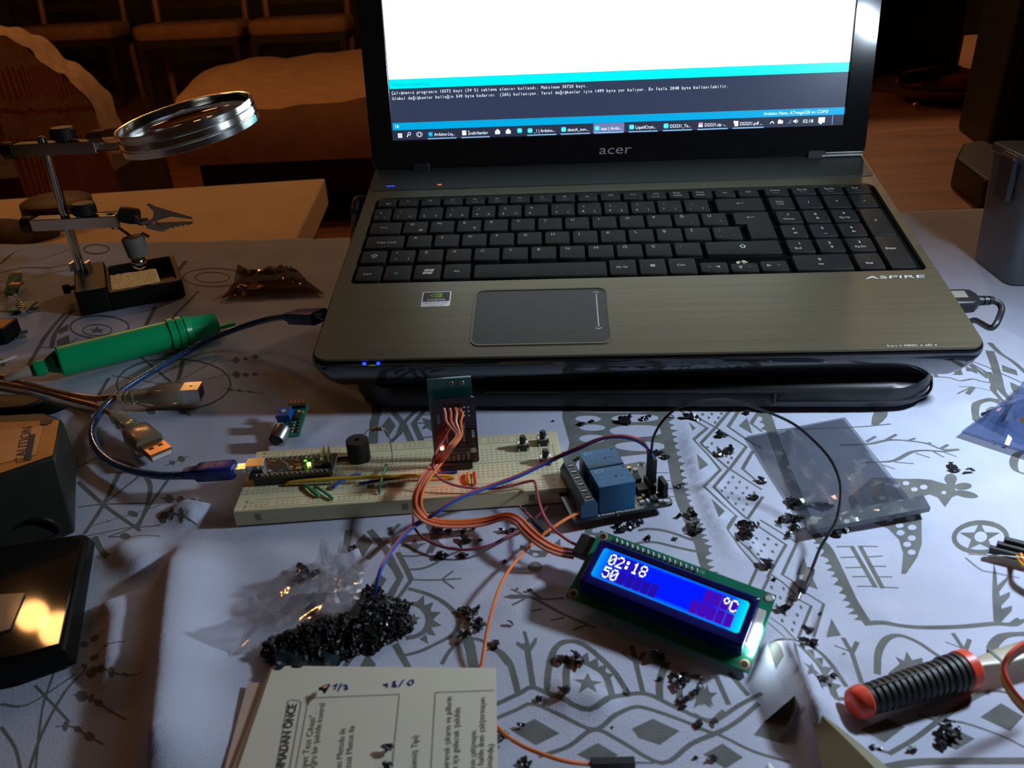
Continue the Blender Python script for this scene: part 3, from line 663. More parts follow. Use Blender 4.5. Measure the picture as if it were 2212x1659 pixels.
# A row
y0, y1 = RY['a']
key(12.8, 39.1, y0, y1, [('Caps Lock', 7.5, 6, 3.3)], 'caps_lock_key')
AX = [41.5+19*i for i in range(12)]
for x, s in zip(AX, 'ASDFGHJKLŞİ;'):
    key(x, x+(16.9 if s != ';' else 19-.5), y0, y1, [(s, 4, 10.5, 4)] if s != ';' else [(';', 4, 10, 3.6), (',', 4, 3.5, 3.6), ('`', 13, 2.5, 3.6)])
for x, (a, b) in zip((NX[0]+.2, NX[1]+.2, NX[2]), (('4','l'),('5','-'),('6','r'))):
    L = [(a, 7, 9, 3.8)]
    if b != '-': L.append((arrow(b), 8.2, 5, 1.5))
    else: L.append((bar, 7, 3, 2.5))
    key(x, x+16.4, y0, y1, L)
# Z row
y0, y1 = RY['z']
key(12.9, 29.7, y0, y1, [(uparrow, 8.6, 8.5, 2)], 'shift_key')
key(32.2, 48.9, y0, y1, [('>', 3.5, 10.5, 3), ('<', 3.5, 3, 3), ('|', 12.5, 3.5, 3.4)])
for i, s in enumerate('ZXCVBNMÖÇ'):
    x = 51.2+19*i; key(x, x+16.9, y0, y1, [(s, 4, 10.2, 4)])
key(222.4, 239.6, y0, y1, [(':', 4, 10, 3.6), ('.', 4, 3.5, 3.6)])
key(242.7, 291, y0, y1, [(uparrow, 24, 8.5, 2)], 'shift_key')
yc = RY['ctl'][0]+.4
key(353.6, 369.2, yc, y1+2.2, [('Enter', 2.8, 21, 3.1)], 'enter_key')
for x, (a, b) in zip((NX[0]+.2, NX[1]+.2, NX[2]), (('1','End'),('2','d'),('3','Pg Dn'))):
    key(x, x+16.4, y0, y1, [(a, 7, 9, 3.8), (arrow('d'), 8.2, 5, 1.5) if b == 'd' else (b, 3.6, 3.6, 2.9)])
# bottom row
y0, y1 = RY['ctl']
key(12.9, 29.4, y0, y1, [('Ctrl', 4.5, 6.5, 3.2)]); key(31.4, 48.9, y0, y1, [('Fn', 6.5, 6.5, 3.2, 'legend_blue')])
key(51, 68.6, y0, y1, [(winlogo, 5.5, 6, 3)]); key(70.5, 88, y0, y1, [('Alt', 6.5, 7.5, 3.2)])
key(90.4, 176.4, y0, y1-1.5, [], 'space_bar')
key(178.2, 195.4, y0, y1, [('Alt Gr', 4, 7.5, 3)]); key(197.4, 214.4, y0, y1, [(menu, 7, 8, 1)]); key(216.2, 233.6, y0, y1, [('Ctrl', 5, 8, 3.2)])
ym = y0+9.2
key(236, 253.4, y0+.5, ym+2.2, [(bar, 4.4, 5.6, 2, 'legend_blue'), (arrow('l'), 11, 5.6, 1.6)], 'arrow_key')
key(255, 272.2, y0+.3, ym+.4, [(arrow('d'), 6, 4.6, 1.6), (bar, 10.5, 4.6, 2, 'legend_blue')], 'arrow_key')
key(274, 291, y0+.5, ym+2.2, [(arrow('r'), 5, 5.6, 1.6), (bar, 10, 5.6, 2, 'legend_blue')], 'arrow_key')
g = G(); g.box('well', 255.5, 272, ym+1.2, y1-.5, -2.6, -2.2)
random.seed(3)
for k in range(9):
    x = 258+random.random()*10; y = ym+2.2+random.random()*3.6; g.box('usb_white' if k % 3 else 'brass', -.9, .9, -.4, .4, -2.2, -1.4+random.random()*.8, TR(x, y, 0, random.random()*3))
o = g.build('exposed_switch', lap); o['label'] = 'broken pale key switch where a keycap is missing'
key(295.5, 331, y0+.4, y1, [('0', 15.5, 10, 3.8), ('Ins', 14.5, 5, 2.9)], 'zero_key'); key(334.2, 350.3, y0+.4, y1, [('.', 7.5, 10, 4), ('Del', 5, 4.5, 3)])
# touchpad
g = G(); T2 = g.rrect(93.8, 174.2, 12.3, 66.6, 5, 5); T1 = [(x*1, y*1) for x, y in g.rrect(92.9, 175.1, 11.4, 67.5, 5.8, 5)]
nn_ = len(T2); g.add([(x, y, .02) for x, y in T1]+[(x, y, .55) for x, y in T1]+[(x, y, .45) for x, y in T2]+[(x, y, -.1) for x, y in T2], [(j*nn_+i, j*nn_+(i+1) % nn_, (j+1)*nn_+(i+1) % nn_, (j+1)*nn_+i) for j in range(3) for i in range(nn_)], 'deck')
g.build('touchpad_rim', lap)
g = G(); g.rbox('pad', 94, 174, 12.5, 66.4, -.3, .12, 4.6); g.box('black_satin', 94.6, 173.4, 22.3, 22.7, .12, .14)
g.box('legend', 167.9, 168.5, 27.5, 61, .13, .16)
for yy, s in ((63.6, 1), (25, -1)):
    for sg in (-1, 1): g.add([(168.2, yy, .15), (168.2+sg*1.9, yy-s*1.1, .15), (168.2+sg*1.9, yy-s*1.7, .15), (168.2, yy-s*.6, .15)], [(0,1,2,3)], 'legend')
g.build('touchpad', lap)
# stickers, lettering, indicator lights
MS = TR(0, 0, 0, R(-2))
g = G(TR(59.5, 51.2, 0, R(1.2))); g.rbox('sticker_silver', 0, 18.2, 0, 16, .02, .12, 1.2); g.rbox('chip', .7, 17.5, 5.4, 15.4, .12, .16, .8)
g.box('sticker_green', 8.8, 12.6, 9.6, 14.2, .16, .2)
eye = [(4.8,12),(6.4,13.4),(8.8,14),(11,13.2),(12,12),(10.6,10.6),(8.8,10),(6.4,10.6)]; g.poly('sticker_green', [(x, y, .2) for x, y in eye]); g.poly('chip', [(7.6+(x-8)*.6, 12+(y-12)*.6, .22) for x, y in eye]); g.poly('sticker_green', [(8.6+(x-8.4)*.28, 12+(y-12)*.28, .24) for x, y in eye])
g.text('sticker_silver', 'nVIDIA', 3.6, 6.2, .2, 3, w=11.5); g.text('chip', 'GEFORCE GT 540M', 1.6, 3.1, .14, 1.9, w=15); g.text('chip', 'CUDA 1 GB', 4, .8, .14, 1.7, w=10)
o = g.build('sticker', lap); o['label'] = 'small silver and green badge sticker'
g = G(); g.text('silk', 'ASPIRE', 334.5, 70.2, .05, 4.3, w=35.5, M=Matrix(((1,.25,0,-17.5),(0,1,0,0),(0,0,1,0),(0,0,0,1)))); g.build('lettering', lap)
g = G(); g.text('silk', '5', 327, 3.4, .05, 2.6); g.text('silk', 'in 1', 329, 3.4, .05, 2.4); g.text('silk', '> MMC ▪ xD ▪', 333.5, 3.4, .05, 2.4, w=20.5); g.build('card_marks', lap)
g = G()
for x in (32.6, 40.7): G().box('led_blue', x-.9, x+.9, -.75, .35, -2.6, -1.4).build('indicator_light', lap)
g.box('led_blue', 15, 21.4, 209.6, 210.5, .45, .6); g.build('power_light', lap)
g = G(); g.box('led_red', 54.6, 57.4, 209.6, 210.4, .45, .6); o = g.build('indicator_light', lap); o['label'] = 'small red indicator light'
g = G(); g.text('grille', '☀', 31, 4.2, .05, 2.6); g.rbox('grille', 39, 43, 4.6, 6, .03, .06, .6); g.build('status_icon', lap)
# display lid
HY, HZ, TH = 236.987, .212, R(69.7)
MD = Matrix.Translation((0, HY, HZ)) @ Matrix(((1,0,0,0),(0,math.cos(TH),-math.sin(TH),0),(0,math.sin(TH),math.cos(TH),0),(0,0,0,1)))
LW, LH = 382, 237
g = G(MD)
rings = [[(x, y, z) for x, y in outline(i, LW-i, 1+i*.4, LH-i, 5, 9)] for i, z in ((5,-7),(1,-5.4),(0,-3),(0,-.6),(.6,0))]
g.loft('black_gloss', rings, caps=True); g.build('lid', lap, sharp=50)
AX0, AX1, AY0, AY1 = 18.9, 363.1, 22.77, 216.3
g = G(MD)
v = []; o_ = g.rrect(.8, 381.2, 1.6, LH-.8, 6, 4); i_ = g.rrect(AX0-.6, AX1+.6, AY0-.6, AY1+.6, .8, 4); i2 = g.rrect(AX0, AX1, AY0, AY1, .5, 4); n = len(o_)
g.add([(x, y, 0) for x, y in o_]+[(x, y, 1.6) for x, y in o_]+[(x, y, 1.6) for x, y in i_]+[(x, y, .3) for x, y in i2], [(j*n+i, j*n+(i+1) % n, (j+1)*n+(i+1) % n, (j+1)*n+i) for j in range(3) for i in range(n)], 'black_gloss')
g.build('bezel', lap, bevel=.4)
g = G(MD); g.text('sticker_silver', 'acer', 178.4, 7.2, 1.66, 10.2, w=25, M=Matrix(((1,.12,0,-1),(0,1,0,0),(0,0,1,0),(0,0,0,1)))); g.build('lettering', lap)
# hinges with chrome ends
for xa, xb, s in ((338, 352, 1), (32, 46, -1)):
    g = G(MD); g.rbox('black_matte', xa, xb, -9, 5, -4, 2.6, 2); g.build('hinge', lap, bevel=.8)
g = G(MD); g.rbox('steel', 349, 379.5, .2, 1.3, .6, 2.7, .4); g.rbox('steel', 349, 379.5, 2.4, 3.2, .6, 2.1, .3); g.build('hinge_trim', lap)
g = G(MD); g.rbox('steel', 341, 350, -8.8, -8.2, 2.6, 3, .2); g.build('hinge_trim', lap)
# what the screen shows (0.252 mm per screen pixel, y up from the bottom edge)
q = .25197
def SX(px): return AX0+px*q
def SY(py): return AY0+py*q
g = G(MD); Z0 = .35
def sq(m, x0, x1, y0, y1, z=0): g.box(m, SX(x0), SX(x1), SY(y0), SY(y1), Z0+z-.03, Z0+z)
sq('scr_task', 0, 1366, 0, 30); sq('scr_blue', 0, 1366, 30, 51); sq('scr_navy', 0, 1366, 51, 150); sq('scr_teal', 0, 1366, 150, 177); sq('scr_white', 0, 1366, 177, 768)
Z1 = Z0+.03
def tx(m, s, x, y, size, w=None): g.text(m, s, SX(x), SY(y), Z1, size*q, w=w*q if w else None)
tx('scr_teal_text', 'Yükleme tamamlandı.', 6, 157, 14)
c1 = 'Çalışmanız programın 10572 bayt (34 %) saklama alanını kullandı. Maksimum 30720 bayt.'
c2 = 'Global değişkenler belleğin 549 byte kadarını  (26%) kullanıyor. Yerel değişkenler için 1499 byte yer kalıyor. En fazla 2048 byte kullanılabilir.'
g.mono('scr_text', c1, SX(5), SY(134), Z1, 12.5*q, 7*q); g.mono('scr_text', c2, SX(5), SY(118), Z1, 12.5*q, 7*q)
tx('scr_text', '18', 6, 36, 13); tx('scr_text', 'Arduino Nano, ATmega328 on COM3', 1128, 36, 13, 190)
# task bar
for (x, y) in ((14,6),(21,6),(14,13),(21,13)): sq('scr_text', x, x+6, y+1, y+7, .02)
lens = [(50+5*math.cos(PI*k/6), 18+5*math.sin(PI*k/6)) for k in range(12)]; li = [(50+3.4*math.cos(PI*k/6), 18+3.4*math.sin(PI*k/6)) for k in range(12)]
g.add([(SX(a), SY(b), Z1) for a, b in lens+li], [(i, (i+1) % 12, 12+(i+1) % 12, 12+i) for i in range(12)], 'scr_text')
g.add([(SX(a), SY(b), Z1) for a, b in ((47,15),(45,16.5),(41,9),(43,8))], [(0,1,2,3)], 'scr_text')
for a, b, c, d in ((76,86,8,9.5),(76,86,20.5,22),(76,77.5,8,22),(84.5,86,8,22),(72,73.2,10,20),(89,90.2,10,20)): sq('scr_text', a, b, c, d, .02)
def task(x, w, s, icon, hi=False):
    if hi: sq('scr_task_hi', x, x+w, 1.5, 29.5, .01)
    sq('scr_line', x+2, x+w-2, .5, 2.6, .02)
    if icon: 
        for (m, a, b, c, d) in icon: sq(m, x+4+a, x+4+b, 7+c, 7+d, .02)
    tx('scr_text', s, x+23, 9, 13.5, w-30)
ard = [('scr_icon', 0,15,3,13),('scr_icon',2,13,1,15),('scr_text',3,6,6,10),('scr_text',9,12,6,10)]
task(104, 94, 'Arduino-Liq...', [('scr_blue',1,14,1,14),('scr_line',4,11,6,9)]); task(209, 92, 'İndirilenler', [('scr_text',1,12,1,15),('scr_yellow',11,14,1,15)])
for x in (316, 349): sq('scr_text', x, x+15, 8, 18, .02); sq('scr_text', x+4, x+11, 18, 22, .02)
for (m, a, b, c, d) in ard: sq(m, 384+a, 384+b, 8+c, 8+d, .02)
task(412, 94, '_1 | Arduino...', ard); task(515, 94, 'sketch_nov...', ard); task(617, 94, 'saat | Ardui...', ard, True); task(722, 92, 'LiquidCryst...', ard)
task(826, 92, 'DS3231_Te...', ard); task(930, 95, 'DS3231.zip -...', [('scr_pink',1,14,9,14),('scr_line',1,14,5,9),('scr_text',1,14,1,5)]); task(1036, 97, 'DS3231.pdf ...', [('scr_text',3,14,0,15),('scr_yellow',0,4,8,16)])
g.add([(SX(a), SY(b), Z1) for a, b in ((1148,12),(1155,19),(1162,12),(1160,10.5),(1155,16),(1150,10.5))], [(0,1,4,5),(1,2,3,4)][::-1], 'scr_text')
sq('scr_text', 1172, 1187, 10, 19, .02); sq('scr_text', 1174, 1180, 19, 22, .02)
g.add([(SX(a), SY(b), Z1) for a, b in ((1198,9),(1212,9),(1212,22))], [(0,1,2)], 'legend_blue'); g.add([(SX(a), SY(b), Z1) for a, b in ((1218,13),(1222,13),(1227,9),(1227,22),(1222,18),(1218,18))], [(0,1,2,3,4,5)], 'scr_text'); sq('scr_text', 1230, 1231.5, 12, 19, .02)
tx('scr_text', '02:18', 1246, 10, 14); sq('scr_text', 1292, 1311, 9, 24, .02); sq('scr_text', 1296, 1303, 5, 9, .02); sq('scr_line', 1333, 1334, 2, 28, .02)
g.build('screen', lap)
# ------------------------------------------------------------------ black stand under the laptop (a wedge with rounded front corners)
MC = Matrix.Translation((-116.85, 422.977, 0)) @ Matrix.Rotation(R(-3.59-2.0), 4, 'Z')
st = thing('laptop_stand', 'black plastic wedge stand under the open laptop', 'laptop stand', M=MC)
g = G()
def wring(z0f, slope, ins, z1=None):
    o = []
    for x, y in outline(13+ins, 366-ins, 14+ins, 235-ins, 34, 12): o.append((x, y, z0f+slope*(y-14) if z1 is None else z1))
    return o
S_ = math.tan(R(13.16))
g.loft('black_satin', [wring(0, 0, 4, 1.5), wring(0, 0, .5, 3), wring(8, S_*.2, 0), wring(14.5, S_*.9, .6), wring(16.3, S_*.98, 3.5)])
g.build('body', st, sharp=45)
g = G(); pts = [(100,13.2,14.0),(262,13.0,14.0),(268,13.0,13.2),(268.5,13,7.0),(274,13,6.3),(335,14.5,6.2),(352,19,6.6),(361,28,7.2),(366.3,42,8.5)]
g.tube('black_satin', spline(pts, 5), .9, 6); g.build('front_lip', st)
g = G(); g.rbox('black_matte', 60, 320, 60, 200, 20, 22, 6, M=Matrix.Shear('XY', 4, (0, 0)) if False else None) if False else None
for x in (60, 300):
    for y in (40, 205): G().cyl('rubber', (x, y, 0), (x, y, 2.2), 8).build('foot', st)
# ------------------------------------------------------------------ breadboard and what is plugged into it
MBB = Matrix.Translation((-139.2, 325.15, 0)) @ Matrix.Rotation(R(2.37), 4, 'Z')
def bb(x, y, z): return MBB @ Vector((x, y, z))
def bbM(x, y, z, rz=0): return MBB @ TR(x, y, z, rz)
t = thing('breadboard', 'long cream breadboard full of holes lying in front of the laptop', 'breadboard', M=MBB)
g = G(); BW, BD, BH = 165, 54.6, 8.5
g.rbox('bb_white', 0, BW, 0, BD, 0, BH-.35, .8, n=2); g.rbox('bb_white', .35, BW-.35, .35, BD-.35, BH-.35, BH, .8, n=2)
for x in (10, 82, 145): g.box('bb_clip', x, x+3.2, -.12, .1, 2.4, 6.2)
g.build('body', t, sharp=40)
g = G()
def hole(x, y): g.add([(x-.75, y-.62, BH+.05), (x+.75, y-.62, BH+.05), (x+.75, y+.62, BH+.05), (x-.75, y+.62, BH+.05)], [(0,1,2,3)], 'bb_hole')
for i in range(63):
    x = 3.8+i*2.54
    for j in range(5): hole(x, 14.6+j*2.54); hole(x, 29.9+j*2.54)
for i in range(50):
    x = 5.4+(i+i//5)*2.54+(0)
    for y in (3.7, 6.24, 48.4, 50.9): hole(x, y)
o = g.build('contact_hole', t); tag(o, 'rows of small square holes', kind='stuff')
g = G(); g.box('bb_hole', 2, BW-2, 26.5, 28.1, BH+.02, BH+.05)
g.box('bb_red', 10, BW-11, 8.5, 8.8, BH+.02, BH+.05); g.box('bb_dark', 10, BW-11, 1.7, 2.0, BH+.02, BH+.05); g.box('bb_red', 3, BW-11, 53, 53.3, BH+.02, BH+.05); g.box('bb_dark', 10, BW-11, 46, 46.3, BH+.02, BH+.05)
for x in (4, BW-8):
    for y, m in ((7.6, 'bb_red'), (51.8, 'bb_red')): g.box(m, x, x+2.4, y, y+.4, BH+.02, BH+.06); g.box(m, x+1, x+1.4, y-1, y+1.4, BH+.02, BH+.06)
    for y in (2.6, 47): g.box('bb_dark', x+1, x+1.4, y-1, y+1.2, BH+.02, BH+.06)
for k, ch in enumerate('abcde'): g.text('bb_dark', ch, BW-4, 14+k*2.54, BH+.05, 1.9, M=None); g.text('bb_dark', ch, .8, 14+k*2.54, BH+.05, 1.6)
for k, ch in enumerate('fghij'): g.text('bb_dark', ch, BW-4, 29.2+k*2.54, BH+.05, 1.9); g.text('bb_dark', ch, .8, 29.2+k*2.54, BH+.05, 1.6)
for i in range(1, 13):
    for y in (12.3, 42.2): g.text('bb_hole', str(i*5), 3.0+(i*5-1)*2.54, y, BH+.05, 1.7)
g.build('printed_marks', t)

# microcontroller board with mini usb socket
t = thing('microcontroller_board', 'black microcontroller board with a lit green LED on the left end of the breadboard', 'circuit board', M=bbM(4.2, 20.3, 12.6))
def pinrow(g, xs, y, z0, z1, r=.32, m='tin'):
    for x in xs: g.box(m, x-r, x+r, y-r, y+r, z0, z1)
g = G(); g.rbox('pcb_black', 0, 42.6, 0, 18, 0, 1.5, .6, n=2); g.box('pcb_edge', 42.6, 42.7, .4, 17.6, .1, 1.4)
g.box('silk', 1, 41.5, 3, 3.12, 1.5, 1.53); g.box('silk', 1, 41.5, 15, 15.12, 1.5, 1.53); g.build('board', t)
for y in (1.4, 16.6): G().box('chip', 2.2, 40.6, y-1.25, y+1.25, -4.0, -.02).build('pin_header', t, bevel=.1)
g = G()
for y in (1.4, 16.6):
    for i in range(15):
        x = 3.6+2.54*i; g.lathe('tin', (x, y, 1.5), (x, y, 2.7), [(0, .95), (.3, .8), (1, .25)], 8)
g.build('solder_joint', t)
g = G(TR(13.2, 9, 1.5, R(45))); g.box('chip', -3.4, 3.4, -3.4, 3.4, .05, 1.1)
for s in range(4):
    for k in range(8): g.box('tin', -2.9+k*.8, -2.6+k*.8, 3.4, 4.5, .05, .35, M=Matrix.Rotation(s*PI/2, 4, 'Z'))
g.build('main_chip', t)
g = G(); g.rbox('tin', -2.4, 6.6, 5.2, 12.8, 1.5, 5.2, .6, n=3); g.box('chip', -2.5, -2.3, 6, 12, 2.1, 4.6); g.build('usb_socket', t, bevel=.2)
g = G()
random.seed(5)
for x, y, w, d, m in ((19.5,5,1.6,.9,'resistor'),(19.5,7,1.6,.9,'silk'),(21.5,12.5,1.5,.9,'brass'),(23,5.5,2.8,2.8,'tin'),(26,12.5,1.6,.8,'silk'),(26,5,1.6,.8,'chip'),(30,5.5,1,1.8,'silk'),(30.5,12.6,1.2,1.6,'chip'),(32.5,8,3.5,4.5,'chip'),(34.5,13,1,1.8,'silk'),(9,4.5,1.6,.9,'silk'),(9,13.7,1.6,.9,'resistor'),(22,8.8,2.4,1.4,'brass')): g.box(m, x, x+w, y-d/2, y+d/2, 1.5, 2.2)
g.build('small_component', t)
g = G(); g.rbox('led_green_hot', 28.4, 30, 8.4, 9.6, 1.5, 2.3, .3, n=2); o = g.build('led', t); o['label'] = 'glowing green LED'
g = G()
for i in range(2):
    for j in range(3): g.box('chip', 37.6+i*2.54-1.2, 37.6+i*2.54+1.2, 6.5+j*2.54-1.2, 6.5+j*2.54+1.2, 1.5, 4); g.box('brass', 37.3+i*2.54, 37.9+i*2.54, 6.2+j*2.54, 6.8+j*2.54, 4, 10)
g.build('programming_header', t)

# buzzer, resistor
t = tag(G().lathe('black_matte', (0,0,0), (0,0,12), [(0,5.9),(.02,6),(.96,6),(1,5.7)], 32).lathe('well', (0,0,12), (0,0,12.05), [(0,1.3),(1,1.3)], 12).build('buzzer'), 'round black buzzer standing upright on the back of the breadboard', 'buzzer'); t.matrix_world = Matrix.Translation(bb(57.8, 40, BH+.1)*K)
t = thing('resistor', 'tan striped resistor arching on thin wire legs beside the round buzzer', 'resistor', loc=bb(68, 40, BH))
p = [bb(61.4,35.6,7.5), bb(61.2,37,15), bb(61.5,39,22), bb(64,40,25.6), bb(66,40,26)]
g = G(); g.tube('steel', spline(p, 6), .28, 6); g.build('leg', t, world=True)
p = [bb(72,39.5,26.4), bb(74,38.5,25.4), bb(75.6,36.5,21), bb(76,34,14), bb(76,32,7.5)]
g = G(); g.tube('steel', spline(p, 6), .28, 6); g.build('leg', t, world=True)
g = G(); a, b = bb(66,40,26), bb(72,39.5,26.4); g.lathe('resistor', a, b, [(0,.7),(.08,1.15),(.25,1.15),(.32,.95),(.7,.95),(.78,1.15),(.94,1.15),(1,.7)], 14)
for f_ in (.2, .42, .58, .84): q_ = a.lerp(b, f_); q2 = a.lerp(b, f_+.06); g.cyl('res_band', q_, q2, 1.2, n=14)
g.build('body', t, world=True)

# clock module standing upright, and the green board behind it
MR = Matrix.Translation((-40.8, 355.6, 11)) @ Matrix.Rotation(R(2.2), 4, 'Z') @ Matrix.Rotation(R(88), 4, 'X')
t = thing('clock_module', 'dark blue clock module with a glowing red LED standing upright in the breadboard', 'circuit board', M=MR)
g = G(); g.rbox('pcb_navy', 0, 22, 0, 38, 0, 1.5, 1.5, n=3); g.build('board', t)
g = G(); g.box('chip', 2.2, 18.4, -2, .6, 1.5, 4); g.build('pin_header', t)
g = G()
for i in range(6): g.box('brass', 3.2+2.54*i, 3.8+2.54*i, -4.6, -1.9, 2.4, 3)
g.build('header_pin', t)
g = G(); MT_ = TR(0, 0, 1.55, R(90))
for i, s in enumerate(('32K','SQW','SCL','SDA','VCC','GND')): g.text('silk', s, 1.6, -(4.3+2.6*i), 0, 2.1, M=MT_)
g.text('silk', 'ZS-042', 17.5, -16, 0, 2.2, M=MT_); g.text('silk', 'DS3231', 24, -3.5, 0, 1.7, M=MT_); g.box('silk', .6, 21.4, 6.4, 6.5, 1.5, 1.56); g.build('printed_marks', t)
g = G(); g.box('chip', 7, 14.5, 13, 23, 1.5, 3.8)
for k in range(8): g.box('tin', 6, 7, 13.4+k*1.2, 13.9+k*1.2, 1.5, 2); g.box('tin', 14.5, 15.5, 13.4+k*1.2, 13.9+k*1.2, 1.5, 2)
g.build('clock_chip', t)
g = G(); g.box('chip', 15.8, 19.2, 15, 19.5, 1.5, 3)
for k in range(4): g.box('silk', 19.2, 20.4, 15.2+k*1.15, 15.6+k*1.15, 1.5, 2)
g.build('memory_chip', t)
g = G()
for x in (12.6, 16.6):
    g.box('chip', x, x+3.4, 9.2, 11.4, 1.5, 2.2)
    for k in range(4): g.box('tin', x+.2+k*.85, x+.6+k*.85, 9, 9.5, 1.5, 2.1); g.box('tin', x+.2+k*.85, x+.6+k*.85, 11.1, 11.7, 1.5, 2.1)
for i in range(3):
    for j in range(2): g.ball('tin', (16+j*2.2, 28+i*2.4, 1.7), .6, 8)
g.build('small_component', t)
g = G(); g.cyl('silk', (19.4, 7.4, 1.5), (19.4, 7.4, 1.58), 1.5, n=16); g.build('mounting_hole', t)
g = G(); g.rbox('led_red_hot', 2.6, 4.2, 9.3, 10.6, 1.5, 2.4, .3, n=2); o = g.build('led', t); o['label'] = 'glowing red LED'
MG = Matrix.Translation((-42.5, 361.5, BH)) @ Matrix.Rotation(R(3), 4, 'Z') @ Matrix.Rotation(R(90), 4, 'X')
t = thing('sensor_board', 'green circuit board standing upright right behind the dark blue clock module', 'circuit board', M=MG)
g = G(); g.rbox('pcb_teal', 0, 22.2, 0, 48.8, -1, .4, .5, n=2); g.build('board', t)
g = G()
for x in (12.0, 17.4): g.lathe('brass' if x < 13 else 'steel', (x, 45.8, .4), (x, 45.8, .55), [(0,1.15),(1,1.0)], 14); g.cyl('chip', (x, 45.8, .56), (x, 45.8, .6), .7, n=12)
g.build('mounting_hole', t)

# push buttons
def button(x, y, lab):
    t = thing('push_button', lab, 'push button', M=bbM(x, y, BH+.05, R(2)), group='push buttons on the breadboard')
    g = G(); g.rbox('black_satin', -3, 3, -3, 3, .4, 3.9, .4, n=2); g.rbox('steel', -2.9, 2.9, -2.9, 2.9, 3.9, 4.2, .6, n=2)
    for a in (-2.2, 2.2):
        for b in (-2.2, 2.2): g.cyl('black_satin', (a, b, 4.2), (a, b, 4.5), .45, n=8)
    g.build('housing', t)
    G().lathe('black_satin', (0,0,4.2), (0,0,8), [(0,1.75),(.85,1.7),(1,1.4)], 16).build('cap', t)
    for a in (-2.3, 2.3):
        for b in (-3.1, 3.1): G().box('tin', a-.3, a+.3, b-.1, b+.1, -.04, 2).build('leg', t)
button(145.2, 38.8, 'small black push button beside the clock module on the breadboard, leftmost of three')
button(156.3, 42.4, 'small black push button at the back right corner of the breadboard')
button(155.9, 23.8, 'small black push button nearest the front at the right end of the breadboard')

def wire(name, lab, P, r, m, cat='wire', n=6, group=None, sides=8, flat=1):
    q = spline(P, n); o0 = Vector((q[0].x, q[0].y, 0)); g = G(); g.tube(m, q, r, sides, flat=flat)
    o = g.build(name, org=o0); return tag(o, lab, cat, group)
def jumper(lab, a, b, m, hop=3, r=.8):
    a, b = Vector(a), Vector(b); d = (b-a); P = [(a.x, a.y, 7.8), (a.x, a.y, BH+.9), a+d*.06+Vector((0,0,BH+hop*.7)), a+d*.3+Vector((0,0,BH+hop)), a+d*.7+Vector((0,0,BH+hop)), a+d*.94+Vector((0,0,BH+hop*.7)), (b.x, b.y, BH+.9), (b.x, b.y, 7.8)]
    P = [bb(*p) for p in P]; t = thing('jumper_wire', lab, 'jumper wire', loc=(P[0].x, P[0].y, BH), group='jumper wires on the breadboard')
    q = spline(P, 5); G().tube('tin', q[:7], .28, 6).build('bare_end', t, world=True); G().tube('tin', q[-7:], .28, 6).build('bare_end', t, world=True); G().tube(m, q[5:-5], r, 8).build('insulation', t, world=True)
jumper('green jumper wire crossing the middle of the breadboard below the resistor', (73,29.7,0), (71.2,6,0), 'w_green', 3)
jumper('short green jumper wire below the microcontroller board, the left one', (32.6,17,0), (41,6.6,0), 'w_green', 1.6)
jumper('short green jumper wire below the microcontroller board, the right one', (37.8,15.5,0), (48.4,3.6,0), 'w_green', 1.6)
jumper('short blue jumper wire curving up beside the microcontroller board', (47.6,12.6,0), (59.6,23.4,0), 'w_blue', 2.6)
jumper('long dark blue jumper wire ending under the clock module pins', (60.2,15.1,0), (109.6,19.6,0), 'w_navy', 1.6)
jumper('long yellow jumper wire running from the microcontroller board to the clock module', (22.5,19.2,0), (108,14.6,0), 'w_yellow', 3.2, 1)
jumper('short yellow jumper wire right of the clock module pins', (115.2,17.4,0), (115.9,8.6,0), 'w_yellow', 1.8)
jumper('short red jumper wire right of the short yellow one', (118.6,17.6,0), (118.9,7.4,0), 'w_red', 1.8)
jumper('flat dark green jumper wire between the microcontroller board and the buzzer', (42.6,39.5,0), (52.5,41,0), 'green_dark', 1.0)

# relay board
MRL = Matrix.Translation((25.8, 308.4, 4.2)) @ Matrix.Rotation(R(12.2), 4, 'Z')
t = thing('relay_board', 'black two relay board with two bright blue relays right of the breadboard', 'circuit board', M=MRL)
g = G(); g.rbox('pcb_black', 0, 51, 0, 38.5, 0, 1.6, 2.5, n=4)
for x, y in ((48, 3), (48, 35.5), (3, 3), (3, 35.5)): g.lathe('steel', (x, y, 1.6), (x, y, 1.75), [(0,2),(1,1.6)], 14); g.cyl('cloth_light' if x > 40 and y < 9 else 'chip', (x, y, 1.76), (x, y, 1.8), 1.3, n=12)
g.box('silk', 11, 34, .9, 1.05, 1.6, 1.63); g.box('silk', 32.4, 32.6, 1, 35, 1.6, 1.63); g.build('board', t)
g = G(); g.text('silk', '2 Relay Module', 12.2, -.05+.25, 1.65, 2.2, w=18.5); g.build('printed_marks', t)
for y0 in (1.6, 18.0):
    g = G(); g.rbox('relay_blue', 13.4, 31.6, y0, y0+15.3, 1.65, 17.2, .5, n=2); g.box('relay_print', 15.2, 19.6, y0+11.6, y0+14, 17.2, 17.24); g.box('relay_blue', 16.2, 19, y0+12.3, y0+13.3, 17.24, 17.26)
    g.text('relay_print', 'SONGLE', 21, y0+11.8, 17.25, 2.2); g.text('relay_print', 'SRD-05VDC-SL-C', 14.6, y0+1, 17.25, 1.9, w=16); g.text('relay_print', '10A 250VAC', 14.6, y0+3.6, 17.25, 1.6, w=14); g.text('relay_print', 'CE △ ⚠ ℞', 15.6, y0+7, 17.25, 2.2, w=12)
    g.cyl('chip', (24, y0+6.8, 17.2), (24, y0+6.8, 17.28), .7, n=10); g.cyl('chip', (30, y0+13.6, 17.2), (30, y0+13.6, 17.28), .7, n=10)
    g.build('relay', t, bevel=.35)
